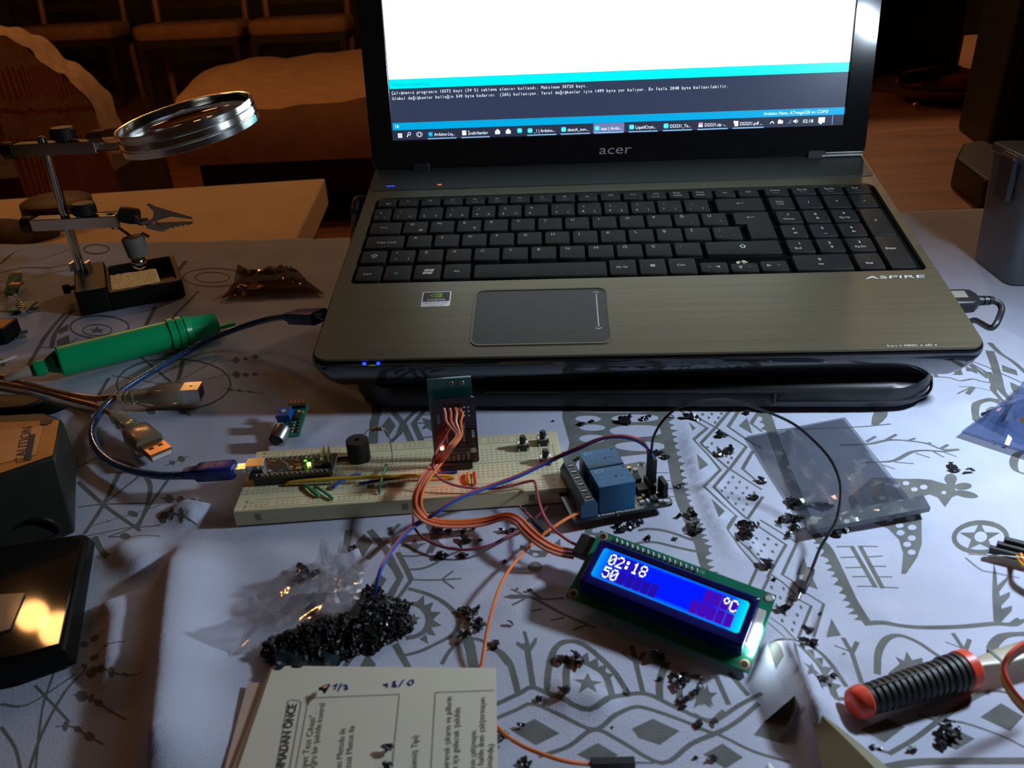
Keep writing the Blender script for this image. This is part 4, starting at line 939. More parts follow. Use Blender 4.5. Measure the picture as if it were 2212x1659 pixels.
g = G(); yy = [(-.2, 3.6)] if False else None
g.loft('term_blue', [[(4, y, 1.65), (12.4, y, 1.65), (12.4, y, 8.5), (10.8, y, 11.5), (6, y, 11.5), (4, y, 8.5)] for y in (.6, 35.2)])
for k in range(6):
    y = 3.4+k*5.6; g.cyl('chip', (8.4, y, 11.4), (8.4, y, 11.6), 1.9, n=14); g.box('steel', 7, 9.8, y-.25, y+.25, 11.6, 11.7); g.box('chip', 3.9, 4.2, y-1.6, y+1.6, 2.4, 6.5)
g.build('terminal_block', t, bevel=.2)
g = G(); g.box('chip', 37, 42, 11, 16.5, 1.65, 4.5); g.build('opto_chip', t); G().box('chip', 37, 42, 20, 25.5, 1.65, 4.5).build('opto_chip', t)
g = G()
for x, y, w, d, m in ((35,4,2.2,1.2,'silk'),(35,7,2.2,1.2,'resistor'),(38.6,3.4,1.2,2.4,'silk'),(41.5,3.6,3.4,1.4,'chip'),(41.5,6.4,2.2,1.2,'silk'),(38,8.2,1.4,1.8,'resistor'),(44,2.2,2.2,1.2,'silk'),(34.5,30,3,2,'silk'),(38,33,3.4,1.6,'brass'),(42,31,2.4,1.2,'silk'),(45.5,8.5,1.6,1,'tin'),(34,12,1.5,3,'silk')): g.box(m, x, x+w, y, y+d, 1.65, 2.7)
g.build('small_component', t)
g = G(); g.box('chip', 44.2, 46.8, 12.4, 22.8, 1.65, 4.2); 
for k in range(4): g.box('brass', 45.2, 45.8, 13.4+k*2.54, 14+k*2.54, 4.2, 10)
g.build('pin_header', t)
g = G(); g.box('chip', 47.5, 50, 5.5, 13, 1.65, 9.5); g.build('jumper_cap', t, bevel=.3)
# the connector housings pushed on the header
MH = MRL @ TR(45.5, 17.6, 0)
P0 = MH @ Vector((0, 0, 5.5))
tt = thing('cable_connector', 'black connector housings standing on the pins of the relay board', 'connector', loc=P0)
for k in range(3): G(MH).box('rubber', -1.25, 1.25, -5+k*2.6, -2.5+k*2.6, 5.6, 19.5).build('housing', tt, world=True, bevel=.25)

# LCD module
kS = .964
RLM = Matrix.Rotation(R(-31.5), 4, 'Z') @ Matrix.Rotation(R(3.5), 4, 'Y') @ Matrix.Rotation(R(20.2), 4, 'X')
MLC = Matrix.Translation((18.2, 258.0, 6.2)) @ RLM
SK = Matrix.Scale(kS, 4)
t = thing('character_display', 'small lit blue display reading 02:18 on a green circuit board', 'display module', M=MLC)
def L_(): return G(SK)
g = L_(); g.rbox('pcb_green', 0, 80, 0, 36, -1.6, 0, .6, n=2)
for x, y, m in ((2.5,33.5,'resistor'),(77.5,33.5,'silk'),(77.5,2.5,'resistor'),(2.5,2.5,'resistor')):
    g.lathe(m if m == 'resistor' else 'steel', (x, y, 0), (x, y, .12), [(0,2.2),(1,1.9)], 16); g.cyl('silk' if x > 70 and y > 20 else 'chip', (x, y, .13), (x, y, .16), 1.4, n=14)
g.text('silk', '16', 47.5, 33.4, .05, 2.4); g.text('silk', '1', 5.2, 33.2, .05, 2.2); g.build('board', t)
g = L_()
fr_o0 = g.rrect(4.4, 75.4, 5, 28.4, .6, 3); fr_o1 = g.rrect(4.6, 75.2, 5.2, 28.2, .6, 3); wi = g.rrect(7.9, 72.3, 9.8, 24.6, 1.6, 3); n = len(wi)
g.add([(x, y, .05) for x, y in fr_o0]+[(x, y, 7.6) for x, y in fr_o1]+[(x, y, 8.3) for x, y in g.rrect(5.2, 74.6, 6, 27.4, .8, 3)]+[(x, y, 8.3) for x, y in g.rrect(7.2, 73, 9, 25.2, 1.8, 3)]+[(x, y, 7.9) for x, y in wi], [(j*n+i, j*n+(i+1) % n, (j+1)*n+(i+1) % n, (j+1)*n+i) for j in range(4) for i in range(n)], 'lcd_frame')
for x in (17, 40, 63): g.box('lcd_frame', x-1.5, x+1.5, 4.2, 5.1, .05, 3); g.box('lcd_frame', x-1.5, x+1.5, 28.3, 29.2, .05, 3)
g.build('frame', t)
g = L_(); zz = 7.95
def gradstrip(x0, x1, y0, y1, m, z=zz): g.add([(x0,y0,z),(x1,y0,z),(x1,y1,z),(x0,y1,z)], [(0,1,2,3)], m)
gradstrip(7.9, 72.3, 9.8, 24.6, 'lcd_glass')
# lit border of the window, brighter beside the lamp end
m_ = bpy.data.materials.new('lcd_backlight'); m_.use_nodes = True; nt = m_.node_tree; b_ = nt.nodes['Principled BSDF']; b_.inputs['Base Color'].default_value = (0,.01,.05,1); b_.inputs['Roughness'].default_value = .25
tc = nt.nodes.new('ShaderNodeTexCoord'); sx = nt.nodes.new('ShaderNodeSeparateXYZ'); nt.links.new(tc.outputs['Object'], sx.inputs[0])
def ramp(src, a, b, stops):
    mr = nt.nodes.new('ShaderNodeMapRange'); mr.inputs['From Min'].default_value = a*K*kS; mr.inputs['From Max'].default_value = b*K*kS; nt.links.new(src, mr.inputs['Value'])
    r = nt.nodes.new('ShaderNodeValToRGB'); nt.links.new(mr.outputs[0], r.inputs[0]); e = r.color_ramp.elements
    while len(e) < len(stops): e.new(.5)
    for k, (p_, c_) in enumerate(stops): e[k].position = p_; e[k].color = (*c_, 1)
    return r.outputs[0]
cx_ = ramp(sx.outputs['X'], 7.9, 72.3, [(0,(0,.35,1)),(.05,(0,.15,1)),(.14,(.0,.01,.95)),(.80,(.0,.004,1)),(.90,(.0,.10,1)),(.95,(0,.45,1)),(1,(0,.85,1))])
cy_ = ramp(sx.outputs['Y'], 9.8, 24.6, [(0,(0,.24,1)),(.07,(0,.10,1)),(.14,(0,0,0)),(.90,(0,0,0)),(.96,(0,.10,1)),(1,(0,.18,1))])
mxx = nt.nodes.new('ShaderNodeMix'); mxx.data_type = 'RGBA'; mxx.blend_type = 'LIGHTEN'; mxx.inputs['Factor'].default_value = 1
nt.links.new(cx_, mxx.inputs[6]); nt.links.new(cy_, mxx.inputs[7]); nt.links.new(mxx.outputs[2], b_.inputs['Emission Color']); b_.inputs['Emission Strength'].default_value = 1.0
MT['lcd_backlight'] = m_
g.mi = [g.mid('lcd_backlight')]*len(g.mi); 
g.build('display_window', t)
# character cells and dots : 16 columns x 2 rows
g = L_()
FNT = {'0':['01110','10001','10011','10101','11001','10001','01110'],'1':['00100','01100','00100','00100','00100','00100','01110'],'2':['01110','10001','00001','00010','00100','01000','11111'],'5':['11111','10000','11110','00001','00001','10001','01110'],'8':['01110','10001','10001','01110','10001','10001','01110'],':':['00000','01100','01100','00000','01100','01100','00000'],'C':['01110','10001','10000','10000','10000','10001','01110'],'°':['00110','01001','01001','00110','00000','00000','00000']}
X0, CW, CH, PX_ = 12.2, 3.55, 5.9, .62
rows = (17.4, 10.9); px_ = .56; py_ = .74
def cell(c, r, ch, bg):
    x = X0+c*CW; y = rows[r]
    if bg: g.add([(x-.1,y-.15,zz+.02),(x+3.05,y-.15,zz+.02),(x+3.05,y+5.85,zz+.02),(x-.1,y+5.85,zz+.02)], [(0,1,2,3)], bg)
    if ch:
        for j, row in enumerate(FNT[ch]):
            for i, b in enumerate(row):
                if b == '1': g.add([(x+i*.6, y+(6-j)*.78+.25, zz+.04), (x+i*.6+.55, y+(6-j)*.78+.25, zz+.04), (x+i*.6+.55, y+(6-j)*.78+.97, zz+.04), (x+i*.6, y+(6-j)*.78+.97, zz+.04)], [(0,1,2,3)], 'lcd_dot')
for c, ch in enumerate('02:18'): cell(c, 0, ch, 'lcd_cell')
for c, ch in enumerate('50'): cell(c, 1, ch, 'lcd_cell')
for c in range(2, 8): cell(c, 1, None, 'lcd_cell' if c < 7 else None)
for c in (12, 13): cell(c, 0, None, 'lcd_cell2')
cell(14, 0, '°', 'lcd_cell2'); cell(15, 0, 'C', 'lcd_cell2')
for c in range(11, 16): cell(c, 1, None, 'lcd_cell2')
g.build('characters', t)
g = L_()
for i in range(16):
    x = 8.6+2.5*i; g.box('brass', x-.35, x+.35, 33.2, 34.0, 0, 2.2); g.lathe('solder', (x, 33.7, 0), (x, 33.9, 1.9), [(0,1),(.5,.8),(1,.35)], 8)
g.build('solder_joint', t)
g = L_(); g.box('usb_white', 75.5, 78.6, 10, 26, 0, 3.2); g.box('led_white_hot', 76.9, 79.2, 8, 19, 3.2, 3.5); g.box('led_white_hot', 78.7, 79.2, 8, 19, .2, 3.2); o = g.build('backlight_lamp', t); o['label'] = 'white glowing backlight end'
g = L_(); g.rbox('pcb_black', 1, 43, 16, 35, -6.4, -4.9, .5, n=2)
for i in range(16): g.box('chip', 8.6+2.5*i-1.2, 8.6+2.5*i+1.2, 32.6, 35, -4.9, -1.65)
g.box('trim_blue', 12, 19, 20, 27, -11, -6.45); g.build('adapter_board', t)
g = L_(); g.box('chip', -8.0, 1, 22, 32.6, -6.8, -2.0); g.build('connector', t, bevel=.3)
for x in (77, 3): pass
# ------------------------------------------------------------------ cables
def tr(L, off=0):
    P = [at(*p) for p in L]
    if off:
        o = []
        for i, p in enumerate(P):
            d = P[min(i+1, len(P)-1)]-P[max(i-1, 0)]; n = Vector((-d.y, d.x, 0)).normalized(); o.append(p+n*off)
        P = o
    return P
rib = [(960,958,28),(975,985,24),(948,996,20),(918,1034,19),(902,1075,17),(907,1108,13),(936,1127,8),(990,1132,5),(1045,1127,5),(1092,1116,9),(1118,1125,12),(1140,1147,12),(1165,1169,11),(1188,1183,10),(1214,1192,9),(1240,1197,8)]
t = thing('ribbon_cable', 'four orange and salmon wires bundled together from the clock module to the display', 'cable', loc=at(990, 1132, 0))
for k, m in enumerate(('w_salmon', 'w_orange2', 'w_salmon', 'w_orange')):
    s = (958.7+k*12.3, 882); P = [aty(s[0], s[1], 353.2), aty(s[0]+3, s[1]+10, 351.5), aty(965+k*10, 912, 347), aty(986+k*3.5, 940, 343), aty(966+k*4, 966, 335)]
    if k == 3: P[0] = aty(982.6, 882, 353.2)
    P += tr(rib[2:], (k-1.5)*1.35)
    P = [P[i]+Vector((0, 0, .4*((k % 2)*2-1))) if i > 6 else P[i] for i in range(len(P))]
    G().tube(m, spline(P, 6), .74, 8).build('wire', t, world=True)
P = [aty(995.6,881,353.2), aty(992,890,352), aty(985,905,351), aty(968,930,350.5), aty(955,955,349)]+tr([(940,982,26),(935,1002,22),(940,1021,18),(955.5,1037,15),(990,1050,12.5),(1044.5,1056,11),(1088,1053,11),(1120.5,1045,12),(1146,1039,13),(1155,1041,13),(1158.5,1056,12),(1164,1082,10),(1174.7,1112,10),(1194,1141,12),(1227.9,1168,12),(1253,1180,11)])
wire('pink_wire', 'thin dull pink wire looping from the clock module over the breadboard to the display', P, .68, 'w_pink')
pair = [(806,1290,4),(813,1268,10),(824,1229,14),(846,1191,12),(872,1158,9),(903.4,1132,8),(942.5,1110,12),(968.5,1091,14),(1001,1073.5,15),(1055,1054,15),(1120.5,1030,17),(1174.7,1004,20),(1216,984.5,24),(1259.4,966,30),(1284,954,35),(1315,945.5,38),(1346,945,38),(1377.6,954,34),(1400.4,970.6,28),(1412,990,23)]
wire('blue_wire', 'bright blue wire crossing the breadboard and arching over the relays', tr(pair), .68, 'w_blue')
pr2 = [(p[0]-1, p[1]-4, p[2]) for p in pair[:12]]+[(1216,980,25),(1259,962,31),(1284,951,36),(1320,942,39),(1352,941,39),(1380,948,36),(1395,962,31),(1401,980,25)]
wire('red_wire', 'thin red-pink wire running beside the bright blue wire to the relays', tr(pr2), .62, 'w_pink')
blk = [(1406,985,24),(1407.5,972,28),(1412,943.6,36),(1429.5,912.4,44),(1460.7,883,50),(1502,868.7,52),(1544,863.5,51),(1585.5,866,48),(1650,887,42),(1711,914,36),(1756,950,31),(1792,989.6,26),(1811.7,1031.8,22),(1816,1071,19),(1807,1122,14),(1789,1155,11),(1771,1185.5,8),(1759,1215.7,6),(1751,1234,4.5)]
t = thing('black_wire', 'black wire arching from the relay board down to a loose connector on the cloth', 'wire', loc=at(1751, 1234, 0))
G().tube('w_black', spline(tr(blk), 6), .68, 8).build('insulation', t, world=True)
a, b = at(1752, 1232, 3.6), at(1731, 1278, 2.4); d = (b-a).normalized(); M_ = frame(a, d, (-d.y, d.x, 0))
G(M_).box('black_satin', 0, 13.5, -1.6, 1.6, -1.6, 1.6).build('connector', t, world=True, bevel=.3)
G(M_).box('grey_sock', 1, 9, -1.7, 0, 1.55, 1.75).build('connector_face', t, world=True)
G(M_).cyl('tin', (13, 0, 0), (18, 0, -.4), .42, n=6).build('pin', t, world=True)
org = [(1262,1100,9),(1253,1106,9),(1228,1118,9),(1195,1139,9),(1166,1160,7.5),(1140,1185,7),(1114,1212.5,8),(1094,1240,9),(1078,1271,9),(1062,1322,8),(1051,1370,6),(1042,1426,3),(1037,1448,1.5),(1035,1500,1.4),(1050,1550,1.5),(1075,1570,2.5),(1095,1590,4),(1130,1612,6),(1180,1632,7),(1225,1645,6.5),(1275,1651,4)]
t = thing('orange_wire', 'single orange wire from the relay terminals under the booklet to a black tipped plug', 'wire', loc=at(1094, 1240, 0))
G().tube('w_orange', spline(tr(org), 6), .72, 8).build('insulation', t, world=True)
a, b = at(1275, 1651, 4), at(1368, 1648, 3.4); d = (b-a).normalized(); M_ = frame(a, d, (-d.y, d.x, 0))
G(M_).box('rubber', 0, 15, -1.5, 1.5, -1.6, 1.6).build('connector', t, world=True, bevel=.3)
G(M_).cyl('tin', (15, 0, 0), (21.5, 0, -.6), .45, .3, n=8).build('pin', t, world=True)
pur = [(893,1110,6),(893,1120,6),(894,1136,5),(904,1152,4),(923.5,1168,3.5),(959,1182,3.5),(1009,1187.5,4),(1058.8,1177.6,5),(1094.6,1160,4.5),(1121.5,1147,3),(1146,1138,2)]
wire('purple_wire', 'purple-red wire curving low over the cloth in front of the breadboard', tr(pur), .66, 'w_purple')
t = thing('loose_connector', 'black cable connector with two purple-red wires lying before the breadboard', 'connector', loc=at(1168, 1142, 0))
a, b = at(1151, 1122, 3), at(1187, 1158, 3); d = (b-a).normalized(); M_ = frame(a, d, (-d.y, d.x, 0))
G(M_).box('rubber', 0, 13.5, -1.4, 1.4, -1.4, 1.4).build('housing', t, world=True, bevel=.3)
G().tube('w_pink', spline(tr([(1122,1092,6),(1128,1100,5),(1140,1111,4),(1152,1123,3)]), 5), .64, 8).build('wire', t, world=True)
G().tube('w_purple', spline(tr([(1184,1094,5),(1176,1102,5),(1164,1112,4),(1153,1122,3.2)]), 5), .64, 8).build('wire', t, world=True)

# blue usb cable from the laptop to the microcontroller board
pl = ML @ Vector((-1, 66, -11))
bl_ = [aty(700,684,pl.y), at(660,683,34), at(620,684,28), at(560,695,18), at(480,722,10), at(400,762,6), at(330,802,5), at(270,840,5), at(225,880,5), at(200,925,5), at(207,965,5.5), at(240,998,6), at(290,1018,7.5), at(345,1027,10), at(400,1027,12.5)]
t = thing('usb_cable', 'braided blue usb cable plugged into the microcontroller board', 'cable', loc=at(225, 880, 0))
G().tube('braid_blue', spline(bl_, 8), 2.2, 12).build('cord', t, world=True)
a, b = at(398, 1023, 13.2), at(508, 1014, 15.6); d = (b-a).normalized(); M_ = frame(a, d, (-d.y, d.x, 0)); Ln = (b-a).length
g = G(M_); g.loft('plug_blue', [[(x, y*w_, z*h_) for y, z in g.rrect(-1, 1, -1, 1, .35, 3)] for x, w_, h_ in ((0,2.4,2.4),(3,2.8,2.6),(6,3.2,2.8),(8,4.6,3.8),(Ln*.5,4.9,3.9),(Ln-1.5,4.8,3.8),(Ln,4.2,3.4))])
for k in range(6): g.box('plug_blue', Ln*.5+k*1.0-1, Ln*.5+k*1.0-.5, -3.2, 3.2, 3.8, 4.3)
o = g.build('plug', t, world=True, sharp=50)
g = G(M_); g.box('tin', Ln, Ln+6.5, -3, 3, -1.6, 1.6); g.build('plug_shell', t, world=True, bevel=.3)
c0 = at(690, 684, 36); a = at(618, 684, 28); d = (c0-a).normalized(); M_ = frame(a, d, (-d.y, d.x, 0)); Ln = (c0-a).length
g = G(M_); g.loft('plug_blue', [[(x, y*w_, z*h_) for y, z in g.rrect(-1, 1, -1, 1, .35, 3)] for x, w_, h_ in ((0,2.6,2.6),(4,3.2,3),(9,6.5,4),(Ln,7.5,4.2))]); g.build('plug', t, world=True, sharp=50)

# clear braided extension cable with two plugs
t = thing('extension_cable', 'clear braided usb cable with two transparent plugs lying behind the blue cable', 'cable', loc=at(220, 880, 0))
G().tube('braid_clear', spline([at(-40,806,5), at(0,814,4), at(60,830,3.5), at(130,848,3.5), at(200,860,4), at(258,858,6)], 6), 2.0, 10).build('cord', t, world=True)
G().tube('braid_clear', spline([at(-40,822,2.5), at(60,838,2.5), at(150,862,2.5), at(215,880,4), at(250,902,7)], 6), 1.7, 10).build('cord', t, world=True)
a, b = at(258, 858, 8), at(395, 849, 8); d = (b-a).normalized(); M_ = frame(a, d, (-d.y, d.x, 0)); Ln = (b-a).length
def clearplug(M_, Ln):
    g = G(M_); g.loft('clear_plug', [[(x, y*w_, z*h_) for y, z in g.rrect(-1, 1, -1, 1, .4, 3)] for x, w_, h_ in ((0,4,3.4),(2,4,3.4),(2.6,3.2,2.8),(4,4,3.4),(5.5,4.2,3.5),(6,3.4,3),(8,4.4,3.8),(9.5,4.4,3.8),(10,3.8,3.4),(Ln*.52,5.2,4.2),(Ln*.6,7.6,5.4),(Ln-.5,7.6,5.4),(Ln,7.2,5.2))]); g.build('plug_body', t, world=True, sharp=50)
    g = G(M_); g.box('plug_core', 3, Ln-1, -2, 2, -1.4, 1.4); g.box('plug_copper', Ln*.55, Ln-1, -5.8, 5.8, -2.4, 2.4); g.build('plug_core', t, world=True)
clearplug(M_, Ln)
g = G(M_); g.box('steel', Ln, Ln+11.5, -5.5, 5.5, -4.6, 4.6); g.box('chip', Ln+11.5, Ln+11.6, -4, 4, -3, 3); g.box('chip', Ln+5, Ln+7, -1, .6, 4.6, 4.65); g.build('plug_shell', t, world=True, bevel=.5)
a, b = at(252, 900, 8.5), at(330, 965, 8.5); b = a.lerp(b, 1.0); d = (b-a).normalized(); M_ = frame(a, d, (-d.y, d.x, 0)); Ln = (b-a).length*1.02
clearplug(M_, Ln*.93)
g = G(M_); L0 = Ln*.93; g.box('plug_copper', L0, L0+14.5, -6, 6, -2.25, 2.25); g.box('usb_white', L0+14.5, L0+14.6, -5.5, 5.5, -1.8, .6)
for yy in (-2.6, 2.6): g.box('chip', L0+6.5, L0+9.2, yy-1.3, yy+1.3, 2.25, 2.3)
g.build('plug_shell', t, world=True, bevel=.3)

# black usb cable on the right of the laptop
PU = ML @ Vector((383, 73-10, -11))
a = ML @ Vector((381.5, 60, -11)); dx = (ML.to_3x3() @ Vector((1, 0, 0))).normalized(); dy = (ML.to_3x3() @ Vector((0, 1, 0))).normalized()
M_ = frame(a, dx, dy)
t = thing('usb_cable', 'black usb plug and cord pushed into the right side of the laptop', 'cable', loc=(a.x+20, a.y, 0))
g = G(M_); g.loft('black_satin', [[(x, y*w_, z*h_) for y, z in g.rrect(-1, 1, -1, 1, .3, 3)] for x, w_, h_ in ((.2,7.6,4.4),(13,7.6,4.4),(16,7,4.2),(19,4.2,3.2))]); g.box('grey_sock', 3, 12, -2.5, 4.5, 4.4, 4.6); g.build('plug', t, world=True, sharp=40)
g = G(M_); g.lathe('black_satin', (18.8, 0, 0), (29, 0, 0), [(0,3.2),(.3,3.1),(.31,2.3),(.4,2.3),(.41,3),(.62,3),(.63,2.3),(.72,2.3),(.73,2.9),(1,2.4)], 14); g.build('strain_relief', t, world=True)
e = M_ @ Vector((28, 0, 0)); G().tube('black_satin', spline([e, M_ @ Vector((32,-2.5,-1)), M_ @ Vector((31.5,-8,-3)), M_ @ Vector((24,-17,-8)), at(2106,692,20), at(2085,700,14), at(2050,700,8)], 6), 1.9, 10).build('cord', t, world=True)
# power cord at the left back corner of the laptop
t = thing('charger_cable', 'black power plug and cord at the left rear side of the laptop', 'cable', loc=(ML @ Vector((-6, 205, -10))).to_tuple())
a = ML @ Vector((-1, 208, -9)); 
G().tube('rubber', spline([a, a+Vector((-4,0,0)), a+Vector((-8,-2,-1)), a+Vector((-9,-9,-6)), a+Vector((-9,-26,-14)), a+Vector((-7,-60,-30)), a+Vector((-3,-100,-50))], 6), [3.6]*20+[2.0]*17, 10).build('cord', t, world=True)
# ------------------------------------------------------------------ helping hand stand with magnifier (left, back)
PO = at(182, 602, 12); PX, PYY = PO.x, PO.y
A_ = at(176, 684, 0); B_ = at(403, 641, 0); dx = (B_-A_); dx.z = 0; WID = dx.length; dx.normalize(); dy = Vector((-dx.y, dx.x, 0))
BK = at(357, 553, 15); DEP = max(30, (BK-B_).dot(dy)); MS_ = frame((A_.x, A_.y, 0), dx, dy)
t = thing('helping_hand_stand', 'soldering helping hand with chrome arms, clip and round magnifier on a black base', 'helping hand', loc=(PX, PYY, 0))
PL = (MS_.inverted() @ Vector((PX, PYY, 0)))
g = G(MS_); bw = 24
o_ = g.rrect(bw-3, WID, 0, DEP, 5, 4); i_ = g.rrect(bw+2, WID-4, 6, DEP-3, 4, 4); n = len(o_)
g.add([(x, y, 0) for x, y in o_]+[(x, y, 15) for x, y in o_]+[(x, y, 15) for x, y in i_]+[(x, y, 3) for x, y in i_], [(j*n+i, j*n+(i+1) % n, (j+1)*n+(i+1) % n, (j+1)*n+i) for j in range(3) for i in range(n)]+[tuple(range(3*n, 4*n)), tuple(range(n))[::-1]], 'case_black')
g.build('base_tray', t, world=True, bevel=.6)
g = G(MS_); g.rbox('case_black', 0, bw, 0, DEP, 0, 20, 3); g.build('base_block', t, world=True, bevel=1)
g = G(MS_); g.lathe('knob', (-11, DEP*.62, 10), (0, DEP*.62, 10), [(0,4),(.45,4.2),(.5,2),(1,2)], 14); g.build('knob', t, world=True)
for dx_ in (-6.5, 6.5): G().rbox('steel', PX+dx_-1.2, PX+dx_+1.2, PYY-4, PYY+4, 20, 27, .5).build('post_clamp', t, world=True)
G().lathe('chrome', (PX, PYY, 12), (PX, PYY, 131), [(0,3.6),(.99,3.6),(1,2.6)], 20).build('post', t, world=True)
def clampset(z, xl, xr):
    for k, (ya, yb) in enumerate(((-8.5,-6.5),(6.5,8.5))):
        g = G(); g.rbox('chrome', PX+xl, PX+xr, PYY+ya, PYY+yb, z-4.5, z+4.5, 1.5); g.build('clamp_plate', t, world=True, bevel=.5)
    g = G(); g.box('chrome', PX+xl, PX+xl+8, PYY-6.5, PYY+6.5, z-4.3, z-3); g.box('chrome', PX+xl+1, PX+xr-4, PYY-6.4, PYY+6.4, z+3.2, z+4.4); g.build('clamp_bridge', t, world=True, bevel=.3)
    G().lathe('knob', (PX+xl-10, PYY, z-1), (PX+xl, PYY, z-1), [(0,6.4),(.1,7),(.85,7),(.9,2.5),(1,2.5)], 24).build('knob', t, world=True)
    g = G(); c = PX+(xl+xr)*.5+7; g.lathe('knob', (c, PYY, z+4.6), (c, PYY, z+15), [(0,3),(.12,3),(.13,8.6),(.85,9),(1,8)], 28)
    for k in range(22):
        a = 2*PI*k/22; g.box('knob', 8.7, 9.4, -.5, .5, z+6.5, z+13, M=TR(c, PYY, 0, a))
    g.build('knob', t, world=True)
clampset(122, -22, 44); clampset(62, -26, 46)
# upper arm and lens holder
jx = PX+47; P1 = Vector((jx, PYY, 124)); LC = aty(405, 265, 500)
g = G(); g.ball('chrome', P1, 5.2, 16); g.rbox('chrome', jx-4, jx+14, PYY-6, PYY-4.2, 119, 131, 3); g.rbox('chrome', jx-4, jx+14, PYY+4.2, PYY+6, 119, 131, 3); g.build('ball_joint', t, world=True)
H0 = aty(195, 296, 610); H1 = aty(266, 291, 515)
g = G(); g.tube('chrome', [P1, P1.lerp(H0, .5), H0], 2.0, 10); g.build('arm_rod', t, world=True)
g = G(); g.tube('case_olive', [H0, H0.lerp(H1, .2), H0.lerp(H1, .5), H1], [3.2, 4.4, 4.2, 3.2], 14); g.tube('chrome', [H0.lerp(H1, .6), H1+(LC-H1)*.02], 4.6, 14); g.build('lens_handle', t, world=True)
LN = Vector((-math.sin(R(9.5)), -math.sin(R(5)), 1)).normalized(); RL_ = 40.5
ax = Vector((1, 0, 0)); ax = (ax-LN*ax.dot(LN)).normalized(); ML_ = frame(LC, ax, LN.cross(ax))
g = G(ML_)
prof = [(RL_-1.4,5.5),(RL_-.2,5.6),(RL_,5.2),(RL_,2.6),(RL_-.8,2.1),(RL_-.8,1.6),(RL_,1.1),(RL_+.2,-2.2),(RL_-.6,-2.7),(RL_-.6,-3.2),(RL_,-3.7),(RL_,-7.2),(RL_-1.4,-7.6),(RL_-2.0,-7.2),(RL_-1.8,0),(RL_-2.0,5.2)]
ns = 72; rings = [[(r*math.cos(2*PI*k/ns), r*math.sin(2*PI*k/ns), z) for r, z in prof] for k in range(ns)]; rings.append(rings[0])
g.loft('chrome', rings, caps=False); o = g.build('lens_ring', t, world=True, sharp=25)
g = G(ML_); R0 = RL_-1.9
g.lathe('lens', (0,0,-3.2), (0,0,3.2), [(.0,.01)]+[((1-(1-(i/8)**2)**.5*1)*.5*.9+.0, R0*(i/8)) for i in range(1, 9)]+[(1-((1-(1-(i/8)**2)**.5)*.5*.9), R0*(i/8)) for i in range(8, 0, -1)]+[(1,.01)], 64); g.build('lens', t, world=True, sharp=60)
# lower arm: ball joint, crocodile clip, second holder
Q = lambda x, y, yy=PYY: aty(x, y, yy)
P2 = Q(247, 484); g = G(); g.ball('chrome', P2, 4.6, 14); g.tube('chrome', [P2, Q(262,496,PYY-6), Q(282,510,PYY-10)], 1.3, 8); g.tube('chrome', spline([Q(228,466), Q(240,462), Q(248,466), Q(244,474)], 4), 1.0, 6); g.build('ball_joint', t, world=True)
yy = PYY-8
g = G(); g.tube('chrome', [Q(300,480,yy), Q(318,478,yy)], 3, 10); g.lathe('knob', Q(262,463,yy), Q(300,468,yy), [(0,6.5),(.5,7),(.95,6.4),(1,3)], 18); g.build('clip_socket', t, world=True)
def jaw(pts, name, w0=4.2):
    g = G(); a = [Q(x, y, yy-w0) for x, y in pts]; b = [Q(x, y, yy+w0) for x, y in pts]
    k = len(pts); g.add(a+b, [tuple(range(k)), tuple(range(k, 2*k))[::-1]]+[(i, (i+1) % k, (i+1) % k+k, i+k) for i in range(k)], 'steel'); g.build(name, t, world=True)
jaw([(300,482),(330,472),(332,458),(316,441),(322,439),(336,446),(414,469),(417,474),(370,468),(348,474),(318,486)], 'clip_jaw')
up_ = [(312,484),(345,480),(417,478)]; lo_ = [(416,483)]+[(412-5.5*i, (485.5 if i % 2 else 482)+i*1.15) for i in range(1, 10)]+[(345,500),(318,494)]
jaw(up_+lo_, 'clip_jaw')
g = G(); g.lathe('steel', Q(352,497,yy-4.6), Q(352,497,yy+4.6), [(0,1.6),(1,1.6)], 10); g.tube('brass', spline([Q(330,470,yy-3), Q(341,482,yy-4), Q(352,490,yy-4)], 4), .6, 6); g.build('clip_spring', t, world=True)
yy2 = PYY-16
g = G(); g.lathe('grey_sock', Q(286,512,yy2), Q(300,552,yy2), [(0,8.5),(.06,9),(1,8.2)], 20); g.lathe('oval_cap', Q(285.6,511,yy2), Q(286,512,yy2), [(0,7.6),(1,8.4)], 20); g.build('clip_sleeve', t, world=True)
g = G(); g.ball('chrome', Q(300,566,yy2), 6.3, 16); g.tube('chrome', [Q(306,504,yy2), Q(322,512,yy2)], 1.5, 8); g.build('ball_joint', t, world=True)
# sponge
S0 = MS_.inverted()
c = [S0 @ at(x, y, 11) for x, y in ((225.5,634),(347,608),(337,579),(221,597))]
g = G(MS_); nn_ = 26; 
def bl(u, v): a = c[0].lerp(c[1], u); b = c[3].lerp(c[2], u); return a.lerp(b, v)
random.seed(2); v = []; f = []
for j in range(nn_+1):
    for i in range(nn_+1):
        p = bl(i/nn_, j/nn_); e = min(i, nn_-i, j, nn_-j); v.append((p.x, p.y, 11.2+random.uniform(-.45,.45)-(1.2 if e == 0 else 0)))
for j in range(nn_):
    for i in range(nn_): a = j*(nn_+1)+i; f.append((a, a+1, a+nn_+2, a+nn_+1))
g.add(v, f, 'sponge'); w_ = [bl(0,0), bl(1,0), bl(1,1), bl(0,1)]
g.add([(p.x, p.y, 3.3) for p in w_]+[(p.x, p.y, 10.4) for p in w_], [(3,2,1,0),(0,1,5,4),(1,2,6,5),(2,3,7,6),(3,0,4,7)], 'sponge')
cc = sum(((MS_ @ Vector(p)) for p in w_), Vector())/4
